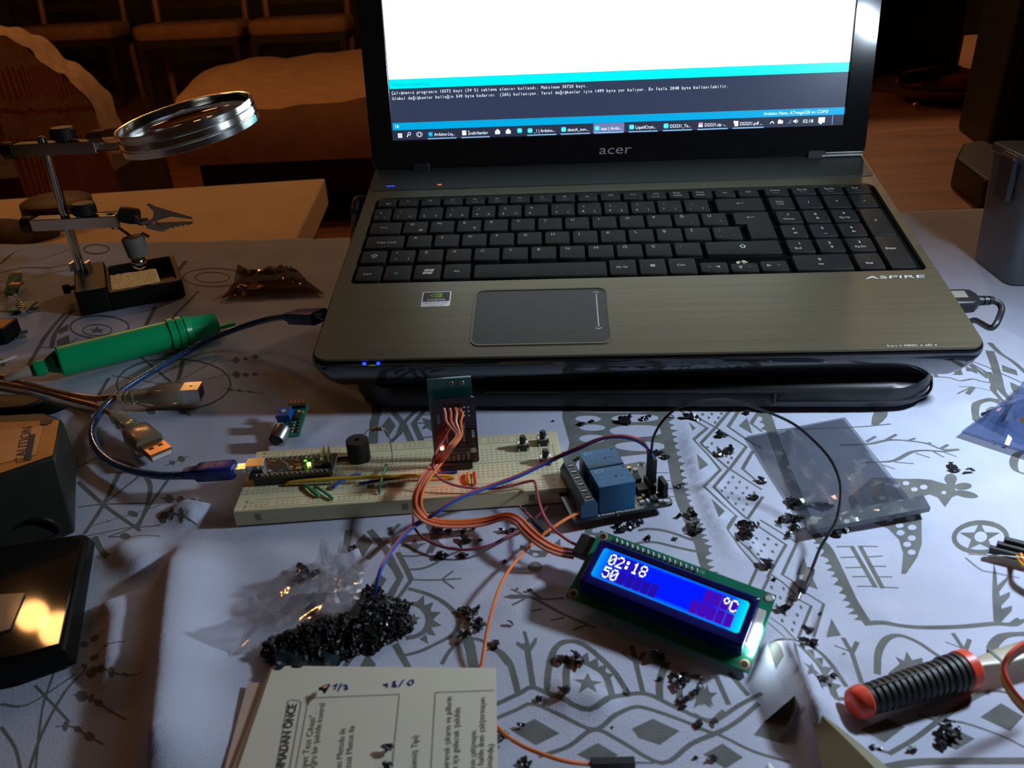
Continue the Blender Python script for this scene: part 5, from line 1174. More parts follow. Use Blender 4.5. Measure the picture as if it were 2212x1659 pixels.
tag(g.build('sponge', org=(cc.x, cc.y, 3.3)), 'yellow cellulose sponge lying in the black tray of the helping hand', 'sponge')
# ------------------------------------------------------------------ green desoldering tool
a = at(128, 782, 11.9); b = at(414, 712, 11.9); d = (b-a).normalized(); Ln = (b-a).length; M_ = frame(a, d, (-d.y, d.x, 0))
t = thing('soldering_tool', 'bright green plastic hand tool with a pale tip pointing left', 'hand tool', loc=(a.x, a.y, 0))
g = G(M_); e1 = (at(466,700,9)-a).dot(d)
pr_ = [(0,10),(1,11),(Ln*.82,11),(Ln*.825,11.8),(Ln*.87,11.8),(Ln*.875,10.9),(Ln*.885,10.9),(Ln*.89,11.6),(Ln*.93,11.6),(Ln*.935,10.8),(Ln*.945,10.8),(Ln*.95,11.4),(Ln*.99,11.2),(Ln,9.6),(e1-2,8),(e1,7.4)]
pr_ = [(x/e1, min(r, 10.5) if r < 11.3 else r) for x, r in pr_]
g.lathe('green_tool', (0,0,0), (e1,0,0), pr_, 28); g.build('barrel', t, world=True, sharp=25)
g = G(M_); g.box('green_tool', e1-1, e1+12, -4, 4, -4, -1.5); g.build('nozzle', t, world=True, bevel=.8)
g = G(M_); g.lathe('green_dark', (-8,0,-.5), (0,0,0), [(0,4.5),(1,8.6)], 20); g.lathe('green_tool', (-15,0,-1), (-8,0,-.5), [(0,5.0),(.4,5.6),(1,5.2)], 20); g.lathe('black_satin', (-17,0,-1), (-15,0,-1), [(0,4.6),(1,4.8)], 20); g.build('collar', t, world=True)
g = G(M_); g.lathe('cream_tip', (-34,0,-3), (-17,0,-1), [(0,1.4),(.04,2.0),(.6,3.6),(1,4.2)], 18); g.build('tip', t, world=True)
# ------------------------------------------------------------------ small boards and bits at the far left
a = at(12, 632, 6); M_ = frame(at(14, 640, 2), (.25, 1, .25), (-1, .2, .6))
t = thing('relay_module', 'small green circuit board with coppery squares lying at the left edge of the cloth', 'circuit board', loc=at(35, 640, 0))
P = [at(8,632,2), at(38,636,3), at(48,592,10), at(20,590,10)]; g = G(); g.add(P+[p-Vector((0,0,1.6)) for p in P], [(0,1,2,3),(7,6,5,4),(0,4,5,1),(1,5,6,2),(2,6,7,3),(3,7,4,0)], 'pcb_green'); g.build('board', t, world=True)
g = G(); c = at(36, 614, 9); g.cbox('plug_copper', (c.x, c.y, c.z), (8.5, 8, 3)); g.build('metal_can', t, world=True); c = at(40, 592, 14); G().cbox('label_warn', (c.x, c.y, c.z), (8, 3, 4)).build('crystal', t, world=True)
g = G()
for k in range(8):
    p = at(22+k*4.2, 642+k*4.5, 3.5); g.cbox('tin', p, (3.4, 1, 2)); p = at(32+k*3.6, 636+k*5, 3.5); g.cbox('tin', p, (1, 3, 3))
p = at(48, 662, 2.6); g.cbox('pcb_green', p, (16, 18, 1.4), M=None); g.build('pin_row', t, world=True)
t = thing('plug_adapter', 'small dark plug with a coppery top at the left edge above the black box', 'plug', loc=at(14, 728, 0))
g = G(); c = at(10, 730, 0); g.rbox('case_black', c.x-22, c.x+9, c.y-12, c.y+10, 0, 12, 2); g.box('label_plate', c.x-22, c.x+7, c.y-9, c.y+8, 12.01, 12.2); g.build('body', t, world=True)
g = G(); g.tube('rubber', [at(38,722,4), at(58,716,3)], 1.2, 8); g.tube('rubber', [at(36,730,4), at(56,726,3)], 1.0, 8); g.build('lead', t, world=True)
t = tag(G().rbox('usb_white', -9, 9, -1.2, 1.2, 0, 1, .5).build('cable_tie'), 'short pale strip on the cloth beside the plug at the left edge', 'strip'); t.matrix_world = Matrix.Translation(at(8,781,.0)*K) @ Matrix.Rotation(.9, 4, 'Z')
# ------------------------------------------------------------------ black power unit with a warning label
t = thing('power_unit', 'black power unit with a coppery caution label on its sloping top at left', 'power unit', loc=at(60, 1100, 0))
bot = [at(x, y, 0) for x, y in ((-140,1260),(60,1190),(163,1152),(166,990),(120,900),(-140,890))]; zt = 40
top = [at(x, y, zt) for x, y in ((-140,1075),(40,1010),(120,986),(133,905),(95,893),(-140,905))]
g = G(); g.loft('case_olive', [bot, [b.lerp(c_, .93)+Vector((0,0,0)) for b, c_ in zip(bot, top)], top]); g.build('body', t, world=True, sharp=30, bevel=1.2)
g = G(); nrm = Vector((0,0,.25)); P = [at(x, y, zt+.3) for x, y in ((-120,1063),(114,983),(128,907),(-120,918))]; g.poly('label_plate', P)
P = [at(x, y, zt+.5) for x, y in ((-10,1004),(78,982),(94,920),(2,930))]; g.poly('label_warn', P)
A = at(34, 1000, zt+.7); B = at(52, 922, zt+.7); ux = (B-A).normalized(); M_ = frame(A, ux, Vector((-ux.y, ux.x, 0)))
g.text('print', 'CAUTION', 0, -4, 0, 7, M=M_, w=(B-A).length*.98)
A = at(66, 992, zt+.7); M_ = frame(A, ux, Vector((-ux.y, ux.x, 0))); g.text('print', '■■■■■■■■', 0, 0, 0, 4, M=M_, w=26)
g.build('warning_label', t, world=True)
g = G(); p = at(100, 912, zt+.3); g.lathe('chip', p, p+Vector((0,0,.4)), [(0,3),(1,3)], 16); g.build('screw_hole', t, world=True)
g = G(); g.loft('case_black', [[at(x, y, z) for x, y in ((-140,912),(60,905),(118,893),(150,880),(100,862),(-140,856))] for z in (1, 18)]+[[at(x, y, 34) for x, y in ((-140,895),(50,880),(80,870),(95,862),(60,852),(-140,850))]]); g.build('rear_housing', t, world=True, bevel=2, sharp=50)
wire('glint_loop', 'black loop added in place of a clear object glint at the left edge', tr([(-60,1210,3),(0,1165,9),(40,1135,13),(85,1122,14),(118,1132,9),(125,1152,3),(90,1172,2),(20,1198,2),(-60,1230,2)]), 1.3, 'w_black', cat='cable')  # added loop, stands in for the glint on a clear curved object
# ------------------------------------------------------------------ flat black case
t = thing('flat_case', 'flat glossy black case with a clear grey window at the left edge', 'case', loc=at(60, 1330, 0))
bot = [at(x, y, 0) for x, y in ((-160,1520),(60,1475),(168,1437),(208,1175),(195,1162),(-160,1225))]; top = [at(x, y, 11) for x, y in ((-160,1462),(50,1425),(138,1400),(190,1160),(180,1153),(-160,1205))]
g = G(); g.loft('case_black', [bot, top]); g.build('body', t, world=True, bevel=1.5)
g = G(); P = [at(x, y, 11.4) for x, y in ((-160,1455),(45,1418),(130,1394),(178,1165),(-160,1215))]; P2_ = [p+Vector((0,0,.9)) for p in P]; g.loft('case_lid', [P, P2_]); g.build('lid', t, world=True, bevel=.5)
g = G(); P = [at(x, y, 12.6) for x, y in ((-80,1392),(22,1360),(42,1312),(54,1283),(-80,1290))]; g.loft('grey_clear', [P, [p+Vector((0,0,.6)) for p in P]]); g.build('window', t, world=True)
# ------------------------------------------------------------------ sound sensor
A = at(598, 944, 5); B = at(648, 943, 5); dxx = (B-A).normalized(); Cc = at(677, 888, 12)
M_ = frame(at(604, 948, 4.5), (dxx.x, dxx.y, .10), (.12, 1, .22))
t = thing('sound_sensor', 'small green sensor board with a silver microphone and blue trimmer behind the breadboard', 'sensor board', loc=at(640, 945, 0))
g = G(M_); g.rbox('pcb_green', 0, 12, 0, 26, 0, 1.5, .5, n=2); g.box('silk', .2, 11.8, 9, 9.15, 1.5, 1.55); g.build('board', t, world=True)
g = G(M_); g.lathe('steel', (1, -6.5, 4.2), (3, 2.5, 4.8), [(0,4.6),(.05,4.9),(1,4.9)], 22); g.lathe('black_matte', (.98, -6.6, 4.19), (1, -6.5, 4.2), [(0,4.4),(1,4.6)], 22); g.build('microphone', t, world=True)
g = G(M_); g.box('trim_blue', -3.2, 5, 12, 20, 1.5, 6.8); g.cyl('silk', (.8, 16, 6.8), (.8, 16, 7.3), 1.6, n=10); g.build('trimmer', t, world=True, bevel=.3)
g = G(M_); g.box('chip', 1, 11, 23, 25.6, 1.5, 4)
for k in range(4): g.box('brass', 1.6+k*2.5, 2.2+k*2.5, 24, 30, 2.5, 3.1)
g.build('pin_header', t, world=True)
g = G(M_)
random.seed(9)
for k in range(16):
    x = 5.5+(k % 4)*1.6; y = 2+(k//4)*2.6; g.box(('tin','silk','chip','tin')[k % 4], x, x+1, y, y+1.4, 1.5, 2.2)
g.box('chip', 5.6, 9.2, 12.5, 17.5, 1.5, 3); g.box('resistor', 9.5, 11, 18, 20, 1.5, 2.4); g.box('silk', 7, 8.2, 19, 21, 1.5, 2.3); g.build('small_component', t, world=True)
# ------------------------------------------------------------------ booklet and paper under it
def sheet(name, lab, corners, m, z, thick=.6, curl=0):
    P = [at(x, y, z) for x, y in corners]; c = sum(P, Vector())/4; N_ = 10; g = G(); v = []
    for s in (0, -thick):
        for j in range(N_+1):
            for i in range(N_+1):
                u, w = i/N_, j/N_; p = P[0].lerp(P[1], u).lerp(P[3].lerp(P[2], u), w); zz = curl*((1-u)**3)*(w)**2+s
                v.append((p.x, p.y, p.z+zz))
    o = (N_+1)**2; f = []
    for j in range(N_):
        for i in range(N_): a = j*(N_+1)+i; f.append((a, a+1, a+N_+2, a+N_+1)); f.append((a+o, a+N_+1+o, a+N_+2+o, a+1+o))
    e = [i for i in range(N_+1)]+[j*(N_+1)+N_ for j in range(1, N_+1)]+[N_*(N_+1)+i for i in range(N_-1, -1, -1)]+[j*(N_+1) for j in range(N_-1, 0, -1)]
    for i in range(len(e)): a, b = e[i], e[(i+1) % len(e)]; f.append((a, a+o, b+o, b))
    g.add(v, f, m); return g, P, c
# traced at the frame edge and continued downward out of view
g, P, c = sheet('x', '', ((470,1790),(1078,1790),(1071,1443),(590,1438)), 'paper', 3.4, .5, 0)
t = thing('booklet', 'folded cream instruction booklet with printed Turkish text and handwritten numbers', 'booklet', loc=(c.x, c.y, 0))
g.build('page', t, world=True)
g, _, _ = sheet('x', '', ((455,1790),(1074,1790),(1067,1446),(583,1442)), 'paper', 2.3, .5, 0); g.build('page', t, world=True)
PZ = 3.52
def onpage(px, py): return at(px, py, PZ)
A = onpage(1075, 1640); B = onpage(1071, 1450); up_ = (B-A).normalized()      # direction up the page edge
def vtext(g, s, px, py, px2, py2, size, m='print'):
    a = onpage(px, py); b = onpage(px2, py2); ux = (b-a).normalized(); g.text(m, s, 0, 0, .06, size, M=frame(a, ux, Vector((-ux.y, ux.x, 0))), w=(b-a).length)
g = G()
cr = lambda x, y: (460+x/3.16, 1150+y/3.16)
def vt(s, x, y, x2, y2, size): vtext(g, s, *cr(x, y), *cr(x2, y2), size)
vt('KULLANMADAN ÖNCE', 440, 1850, 572, 1172, 4.3); vt('KULLANMADAN ÖNCE', 443, 1851, 575, 1173, 4.3); vt('KULLANMADAN ÖNCE', 441, 1847, 573, 1169, 4.3)
vt('Emniyet Test Cihazı".', 622, 1720, 706, 1235, 3.1); vt('doğru bir şekilde kontrol', 690, 1650, 768, 1165, 3.1)
vt('Temas Metodu ile', 868, 1700, 908, 1335, 3.1); vt('Temassız Metot ile', 930, 1740, 970, 1318, 3.1)
vt('(Gümüş Tipi)', 1390, 1650, 1403, 1385, 3.1)
vt('Çevirerek çıkarın ve pillerin', 1612, 1680, 1632, 1120, 3.1); vt('artı içe gelecek şekilde', 1668, 1670, 1690, 1195, 3.1)
vt('kapalıyken çalışmayın.', 1790, 1740, 1800, 1345, 3.1); vt('Kapağı halde iken çalıştırmayın.', 1845, 1760, 1860, 1118, 3.1); vt('(önünde)', 1905, 1640, 1918, 1445, 3.1)
def pline(g, pts, w, m='print', z=.1):
    q_ = [onpage(*cr(*p)) for p in pts]
    for a, b in zip(q_, q_[1:]):
        n = Vector((-(b-a).y, (b-a).x, 0)).normalized()*w/2; o = Vector((0, 0, z)); g.add([a-n+o, b-n+o, b+n+o, a+n+o], [(0,1,2,3)], m)
pline(g, [(550,1700),(655,1130),(1275,1105),(1215,1700)], .22); pline(g, [(1485,1700),(1520,1092),(1925,1078)], .22)
pline(g, [(420,1700),(515,1150),(540,1142),(590,1148),(604,1165),(510,1700)], .25)
g.build('print', t, world=True)
g = G()
for q_ in ([(820,1050),(850,1035),(830,1075)],[(855,1085),(880,1030)],[(885,1050),(905,1040),(918,1055),(900,1065),(925,1065),(905,1078)],[(745,1055),(800,1035),(775,1070)],[(1165,1035),(1180,1045),(1190,1030),(1190,1060)],[(1230,1020),(1250,1018),(1225,1050),(1255,1055),(1232,1022)],[(1270,1055),(1305,1005)],[(1345,1012),(1368,1008),(1370,1030),(1345,1045),(1330,1030),(1345,1012)]):
    pline(g, q_, .55, 'ink', .14)
g.build('handwriting', t, world=True)
g, P, c = sheet('x', '', ((450,1790),(700,1790),(700,1470),(535,1475)), 'paper_pink', 1.2, .4, 0)
tag(g.build('paper_sheet', org=(c.x, c.y, 0)), 'pinkish paper sheet sticking out left under the booklet', 'paper')

# ------------------------------------------------------------------ screwdriver, blade, ribbon
a = at(1868, 1513, 6.6); b = at(2076, 1449, 6.6); d = (b-a).normalized(); Ln = (b-a).length; M_ = frame(a, d, (-d.y, d.x, 0)); r0 = 13.2
t = thing('pliers_handle', 'round black ribbed tool handle with orange-red ends at lower right', 'screwdriver', loc=(a.x, a.y, 0))
t.name = 'screwdriver'
pr_ = [(0, 4.8)]; N_ = 16
for k in range(N_):
    u = k/N_; rr = 5.3+.85*math.sin(min(1, u*1.3)*PI*.5)+(0.6 if u > .8 else 0)
    pr_ += [(u+.004, rr-.6), (u+.014, rr), (u+.75/N_, rr), (u+.92/N_, rr-.5)]
pr_ += [(.985, 6.7), (1, 5.6)]
g = G(M_); g.lathe('rubber', (0,0,0), (Ln,0,0), pr_, 36); g.box('rubber', 2, Ln-2, -.15, .15, 5.6, 6.0); g.build('grip', t, world=True, sharp=30)
g = G(M_); g.lathe('orange_grip', (-6.2,0,0), (1.2,0,0), [(0,2.2),(.05,3.6),(.2,4.9),(.45,5.6),(.8,5.8),(1,4.8)], 28); g.build('end_cap', t, world=True)
g = G(M_); g.lathe('orange_grip', (Ln-.5,0,0), (Ln+4.6,0,0), [(0,6.6),(.1,7.1),(.8,7.0),(1,6.0)], 32); g.build('guard_ring', t, world=True)
g = G(M_); g.loft('blade', [[(x, y*w_, z*h_) for y, z in g.rrect(-1, 1, -1, 1, .4, 3)] for x, w_, h_ in ((Ln+5,2,2),(Ln+9,2.4,2),(Ln+18,3.8,1.3),(Ln+60,4.2,1.3))]); g.box('black_satin', Ln+15, Ln+16.2, -4.0, 4.0, -1.8, 1.8); g.build('shaft', t, world=True)
g = G(); tipp = at(1752, 1528, 9)
Lft = [(1756,1545),(1790,1600),(1830,1690),(1870,1790)]; Rgt = [(1765,1528),(1820,1562),(1880,1625),(1960,1710),(2020,1790)]
secs = []
for k in range(9):
    u = k/8; cpt = at(1754+u*170, 1530+u*250, 9+u*3); wv = 1.0+21*math.sin(min(1, u*1.1)*PI/2); th_ = .8+5.0*u
    dv = (at(1924,1780,12)-tipp).normalized(); nv = Vector((-dv.y, dv.x, 0)).normalized()
    secs.append([cpt+nv*wv*.5+Vector((0,0,-th_*.8)), cpt+nv*wv*.47+Vector((0,0,th_*.75)), cpt+nv*wv*.22+Vector((0,0,th_*1.05)), cpt-nv*wv*.5+Vector((0,0,-th_*1.3)), cpt-nv*wv*.3+Vector((0,0,-th_*1.6))])
g.loft('blade_olive', secs); o = g.build('spatula', org=(secs[4][0].x, secs[4][0].y, 0), sharp=35, bevel=.4); tag(o, 'olive-grey pointed plastic blade reaching in from the bottom edge', 'spudger')
t = thing('ribbon_loop', 'flat red and yellow wire ribbon curling in at the right edge', 'cable', loc=at(2190, 1420, 0))
for k, m in enumerate(('w_red', 'w_yellow', 'w_yellow', 'w_red')):
    L = [(2300,1380,26),(2225,1385,30),(2185,1408,30),(2168,1440,27),(2182,1480,24),(2215,1520,20),(2280,1570,16)]
    P = [at(x, y, z)+Vector((.2*k, 0, -1.25*k)) for x, y, z in L]
    G().tube('orange_grip' if m == 'w_red' and k == 0 else m, spline(P, 8), .72, 8).build('wire', t, world=True)
t = thing('connector_row', 'row of grey-black cable connectors with red and yellow wires at the right edge', 'connector', loc=at(2180, 1195, 0))
for k in range(3):
    a = at(2137+k*16, 1186-k*9, 3.2+k*1.5); M_ = frame(a, (.86, -.5, 0), (.5, .86, 0)); G(M_).box('rubber', 0, 18, -1.35, 1.35, -1.6, 1.6).build('housing', t, world=True, bevel=.25)
for k, m in enumerate(('w_yellow', 'w_red', 'w_yellow')): G().tube(m, spline([at(2196+k*4, 1202-k*4, 4), at(2215, 1225-k*6, 7), at(2260, 1245-k*5, 8)], 5), .7, 8).build('wire', t, world=True)
wire('thin_lead', 'thin pale bare lead running to the connector row at the right edge', tr([(2092,1197,.6),(2140,1200,5),(2170,1201,6),(2230,1207,7)]), .3, 'steel')
a = at(1661, 1648, 2); t = thing('probe_tip', 'small pale pointed probe tip poking up at the bottom edge', 'probe', loc=(a.x, a.y, 0))
g = G(); b = at(1665, 1690, 2.5); g.lathe('usb_white', a, b, [(0,.2),(.15,.9),(.3,1),(.32,1.6),(1,1.8)], 12); g.build('tip', t, world=True)

# ------------------------------------------------------------------ plastic bags
def film(name, lab, corners, m, nx=28, ny=20, amp=3, seed=1, creases=7, z0=.6, flat=True, edge=.12, extra=None, org=None):
    rs = random.Random(seed); P = [at(x, y, z0) for x, y in corners]; cr_ = []
    for k in range(creases):
        a = rs.uniform(0, PI); cr_.append((math.cos(a), math.sin(a), rs.uniform(-1, 1), rs.uniform(.3, 1), rs.uniform(.08, .3)))
    g = G(); v = []
    for s in (0, 1):
        for j in range(ny+1):
            for i in range(nx+1):
                u, w = i/nx, j/ny; p = P[0].lerp(P[1], u).lerp(P[3].lerp(P[2], u), w); h = 0
                for ca, sa, off, am, wd in cr_:
                    dd = abs((u-.5)*2*ca+(w-.5)*2*sa-off); h += am*max(0, 1-dd/wd)
                e = min(1, min(u, 1-u, w, 1-w)/edge); jit = rs.uniform(-.12, .12)
                zt_ = z0+amp*e*(h*.6+.35)+jit*e
                v.append((p.x, p.y, zt_ if s == 0 else z0*.5+(zt_-z0)*.12))
    o = (nx+1)*(ny+1); f = []
    for j in range(ny):
        for i in range(nx): a = j*(nx+1)+i; f.append((a, a+1, a+nx+2, a+nx+1)); f.append((a+o, a+nx+1+o, a+nx+2+o, a+1+o))
    e = [i for i in range(nx+1)]+[j*(nx+1)+nx for j in range(1, ny+1)]+[ny*(nx+1)+i for i in range(nx-1, -1, -1)]+[j*(nx+1) for j in range(ny-1, 0, -1)]
    for i in range(len(e)): a, b = e[i], e[(i+1) % len(e)]; f.append((a, a+o, b+o, b))
    g.add(v, f, m)
    return g, P
g, P = film('b', '', ((1742,1140),(1985,1102),(1825,901),(1612,942)), 'bag_grey', 30, 26, 4.5, 4, 8)
c = sum(P, Vector())/4; t = thing('antistatic_bag', 'flat translucent grey antistatic bag with a zip strip lying right of the relay board', 'plastic bag', loc=(c.x, c.y, 0))
g.build('film', t, world=True, sharp=12)
g, P = film('b', '', ((1745,1146),(2010,1096),(1995,1070),(1742,1118)), 'bag_strip', 40, 5, .7, 6, 12, z0=5.2); g.build('zip_strip', t, world=True, sharp=12)
g, P = film('b', '', ((2078,930),(2330,1010),(2330,770),(2205,838)), 'bag_blue', 26, 20, 8, 8, 9, z0=3.5)
c = sum(P, Vector())/4; t = thing('antistatic_bag', 'blue-grey crumpled antistatic bag with a circuit board inside at the right edge', 'plastic bag', loc=(c.x, c.y, 0)); g.build('film', t, world=True, sharp=12)
g = G(); M_ = TR(*at(2210, 925, 3), .4); g.box('pcb_navy', -8, 30, -8, 20, 0, 1.6, M=M_); g.box('plug_copper', -2, 6, -4, 4, 1.6, 4, M=M_); g.build('contents', t, world=True)
g, P = film('b', '', ((480,642),(700,632),(640,590),(520,600)), 'bag_orange', 26, 18, 12, 11, 9, z0=2)
c = sum(P, Vector())/4; tag(g.build('foil_bag', org=(c.x, c.y, 0), sharp=12), 'crumpled shiny brown plastic bag catching orange glints left of the laptop', 'plastic bag')
g, P = film('b', '', ((500,1415),(735,1350),(795,1218),(640,1215)), 'bag_clear', 22, 16, 12, 21, 12, z0=1.2)
c = sum(P, Vector())/4; t = thing('clear_bag', 'crumpled clear plastic bag with bright glints behind the black shavings', 'plastic bag', loc=(c.x, c.y, 0)); g.build('film', t, world=True, sharp=10)
g, P = film('b', '', ((700,1320),(775,1300),(785,1225),(690,1215)), 'bag_clear', 16, 16, 12, 23, 14, z0=4); g.build('crumpled_corner', t, world=True, sharp=8)
g, P = film('b', '', ((585,1462),(705,1462),(760,1385),(600,1372)), 'wrap_dark', 18, 12, 3, 31, 7, z0=1.5)
c = sum(P, Vector())/4; tag(g.build('antistatic_wrap', org=(c.x, c.y, 0), sharp=12), 'dark translucent wrapper between the booklet and the heap of shavings', 'plastic bag')

# ------------------------------------------------------------------ black plastic shavings
def chipmesh(rs, s=1.0):
    g = G(); kind = rs.randrange(4)
    for q_ in range(rs.choice((1, 2, 3, 3, 4))):
        M_ = TR(rs.uniform(-.5,.5), rs.uniform(-.5,.5), .25, rs.uniform(0, 6.3), rs.uniform(-.5,.5), rs.uniform(-.5,.5)); n = 6
        L = rs.uniform(.5, 1.1); w0 = rs.uniform(.28, .62); cu = rs.uniform(-2.5, 2.5); pts = []
        x = y = 0; a = 0; ring_ = []
        for i in range(n+1):
            w = w0*(1-.6*abs(i/n-.4))*rs.uniform(.6, 1.1); zz = .35*math.sin(i/n*PI)*rs.uniform(.5, 1.2)
            nx_, ny_ = -math.sin(a), math.cos(a); th_ = .12
            ring_.append([(x+nx_*w, y+ny_*w, zz+th_), (x-nx_*w, y-ny_*w, zz+th_+.1), (x-nx_*w, y-ny_*w, zz-th_+.1), (x+nx_*w, y+ny_*w, zz-th_)])
            x += math.cos(a)*L/n*2; y += math.sin(a)*L/n*2; a += cu/n
        g.loft('chipblack', [[(p[0]-x/2, p[1]-y/2, p[2]) for p in r_] for r_ in ring_], M=M_)
    m = min(v.z for v in g.v); g.v = [Vector((v.x*s, v.y*s, (v.z-m)*s)) for v in g.v]; return g
rsC = random.Random(12)
PROTO = []
groups = [
 ('beside the relay board and the dotted lattice', 'black plastic shaving on the cloth between the relay board and the grey bag', (1180,850,4.8087), [(75,280,25),(355,315,50),(475,280,40),(800,300,90),(860,260,60),(1000,265,60),(1045,245,60),(1290,240,45),(1490,262,80),(1560,265,60),(2090,190,60),(1800,400,45),(1830,450,70),(1820,640,75),(1930,605,60),(1395,955,50),(1395,1270,65),(1500,1265,90),(1190,620,70),(1230,655,60),(1140,590,40),(330,670,50)]),
 ('around the zip strip of the grey bag', 'black plastic shaving on the cloth by the zip edge of the grey bag', (1560,860,3.3175), [(300,595,50),(240,705,55),(505,745,60),(560,770,80),(600,790,60),(700,770,60),(760,775,60),(480,860,70),(540,860,60),(430,885,60),(510,930,50),(480,975,50),(170,930,80),(215,935,70),(150,985,70),(190,1010,50),(810,970,70),(860,935,60),(60,390,60),(490,760,50)]),
 ('on the bare cloth above the animal head', 'black plastic crumb on the bare cloth above the printed animal head', (1560,860,3.3175), [(1665,500,60),(1765,525,55)]),
 ('behind the lit display', 'black plastic shaving behind the lit blue display', (1180,850,4.8087), [(1560,1370,100),(1600,1420,90),(1520,1440,80),(1060,1495,60),(1345,1495,40),(740,1380,70),(800,1400,80),(900,1370,90),(960,1350,60),(1000,1335,60)]),
 ('right of the lit display', 'black plastic shaving right of the lit blue display', (1380,1120,5.0273), [(1400,505,110),(1660,855,60),(1520,975,70),(1600,945,90),(1970,1010,35),(1850,1195,80),(1820,1175,50),(1800,1370,80),(1850,1380,90),(1890,1420,60),(1740,1495,60),(1470,650,40)]),
 ('between the cloth fold and the screwdriver', 'black plastic shaving near the red-ended tool handle', (1500,1300,3.1067), [(935,515,35),(860,610,35),(900,610,30),(825,655,50),(1690,820,70),(1700,870,80),(1740,900,60),(1765,855,50),(1670,910,60),(1640,960,55),(1475,980,45),(1200,985,35),(1245,980,20),(1005,358,15)]),
 ('in front of the lit display', 'black plastic shaving on the cloth in front of the lit blue display', (1000,1380,3.95), [(985,160,90),(1000,210,80),(830,185,70),(880,160,50),(1650,150,90),(1680,180,70),(1790,290,55),(1880,340,80),(1900,310,60),(1840,390,60),(1870,520,60),(1900,510,50),(1880,570,50),(2035,715,55),(2140,690,50),(885,470,80),(655,510,45),(1405,440,40),(2010,450,70),(1690,330,35),(2050,350,30),(2020,310,30),(1990,1010,30),(2150,1000,60),(1270,740,20)]),
 ('beside the black tipped plug', 'black plastic shaving by the orange wire below the booklet corner', (1000,1380,3.95), [(345,800,70),(370,850,80),(495,740,45),(520,1030,70),(560,1060,60)]),
 ('between the wires and the booklet', 'black plastic shaving near the orange wire and printed suns', (840,1100,5.0273), [(920,205,35),(995,345,40),(1250,235,60),(1300,245,50),(1350,225,50),(760,270,80),(800,250,60),(830,330,80),(860,360,60),(1255,560,40),(530,500,80),(590,510,70),(780,490,70),(830,500,50),(740,400,80),(1540,910,45),(1400,880,20),(800,1100,90),(860,1130,90),(900,1180,80),(880,1230,80),(960,1210,80),(1000,1270,80),(940,1300,70),(800,1380,90),(840,1350,70),(1170,1470,80),(1140,1490,60),(960,1060,50),(570,220,80),(640,225,70),(950,1110,50),(1310,1240,60)]),
 ('near the clear bag', 'black plastic shaving beside the crumpled clear bag', (460,1150,3.16), [(960,105,45),(670,530,70),(710,560,60),(700,600,50),(800,590,50),(640,300,90),(570,330,60),(700,290,60),(1160,750,60)]),
]
k = 0
for name_, lab, (ox, oy, sc_), L in groups:
    for (x, y, s) in L:
        px, py = ox+x/sc_, oy+y/sc_; p = at(px, py, 0); d2 = (at(px+10, py, 0)-p).length/10; size = s/sc_*d2*.68
        h = float(cloth_h(np.array([[p.x, p.y]]))[0])
        if len(PROTO) < 9: 
            o = chipmesh(rsC, 1).build('plastic_shaving', sharp=20); PROTO.append(o)
        else:
            o = PROTO[k % 9].copy(); COL.objects.link(o)
        k += 1; o.location = Vector((p.x, p.y, max(h, -1)+.05))*K; o.rotation_euler = (0, 0, rsC.uniform(0, 6.28)); o.scale = (size, size, size*.9)
        tag(o, lab, 'plastic shaving', 'shavings '+name_)
for k, (x, y, s, lab) in enumerate(((775,1075,58,'black plastic shaving covering the start of the handwritten numbers on the booklet'), (1183,1482,50,'black plastic shaving on the booklet left of the word in brackets'), (1190,1597,45,'black plastic shaving on the booklet at the bottom edge of the view'))):
    px, py = cr(x, y); p = at(px, py, PZ+1.6 if k == 0 else PZ+.7); o = PROTO[k].copy(); COL.objects.link(o); s_ = s/3.16/5*.6; o.location = p*K; o.scale = (s_, s_, s_); o.rotation_euler = (0, 0, k*2.0); tag(o, lab, 'plastic shaving')
# the heap
hp = [(400,900),(340,775),(440,735),(620,650),(780,600),(940,580),(1010,480),(1060,400),(1120,390),(1230,490),(1330,500),(1320,570),(1370,660),(1270,710),(1110,790),(900,850),(800,890),(640,930)]
H3 = [at(*cr(*p), 0) for p in hp]
def inside(x, y, P):
    r = False
    for i in range(len(P)):
        a, b = P[i], P[i-1]
        if (a.y > y) != (b.y > y) and x < (b.x-a.x)*(y-a.y)/(b.y-a.y)+a.x: r = not r
    return r
rs = random.Random(4); g = G(); protos = [chipmesh(rs, 1) for _ in range(8)]; cnt = 0
xs = [p.x for p in H3]; ys = [p.y for p in H3]
def dedge(x, y):
    b = 1e9
    for i in range(len(H3)):
        a, c_ = H3[i], H3[i-1]; d = c_-a; t_ = max(0, min(1, ((x-a.x)*d.x+(y-a.y)*d.y)/(d.x**2+d.y**2))); b = min(b, math.hypot(x-a.x-t_*d.x, y-a.y-t_*d.y))
    return b
while cnt < 1900:
    x = rs.uniform(min(xs), max(xs)); y = rs.uniform(min(ys), max(ys))
    if not inside(x, y, H3): continue
    e = dedge(x, y); z = rs.uniform(0, 1)*min(e*.8, 11); pr0 = rs.choice(protos); s = rs.uniform(1.0, 2.2)
    M_ = TR(x, y, z-.3, rs.uniform(0, 6.3), rs.uniform(-.8, .8), rs.uniform(-.8, .8)) @ Matrix.Scale(s, 4); g.add(pr0.v, pr0.f, 'chipblack' if cnt % 7 == 0 else 'fluff', M_); cnt += 1
c = sum(H3, Vector())/len(H3)
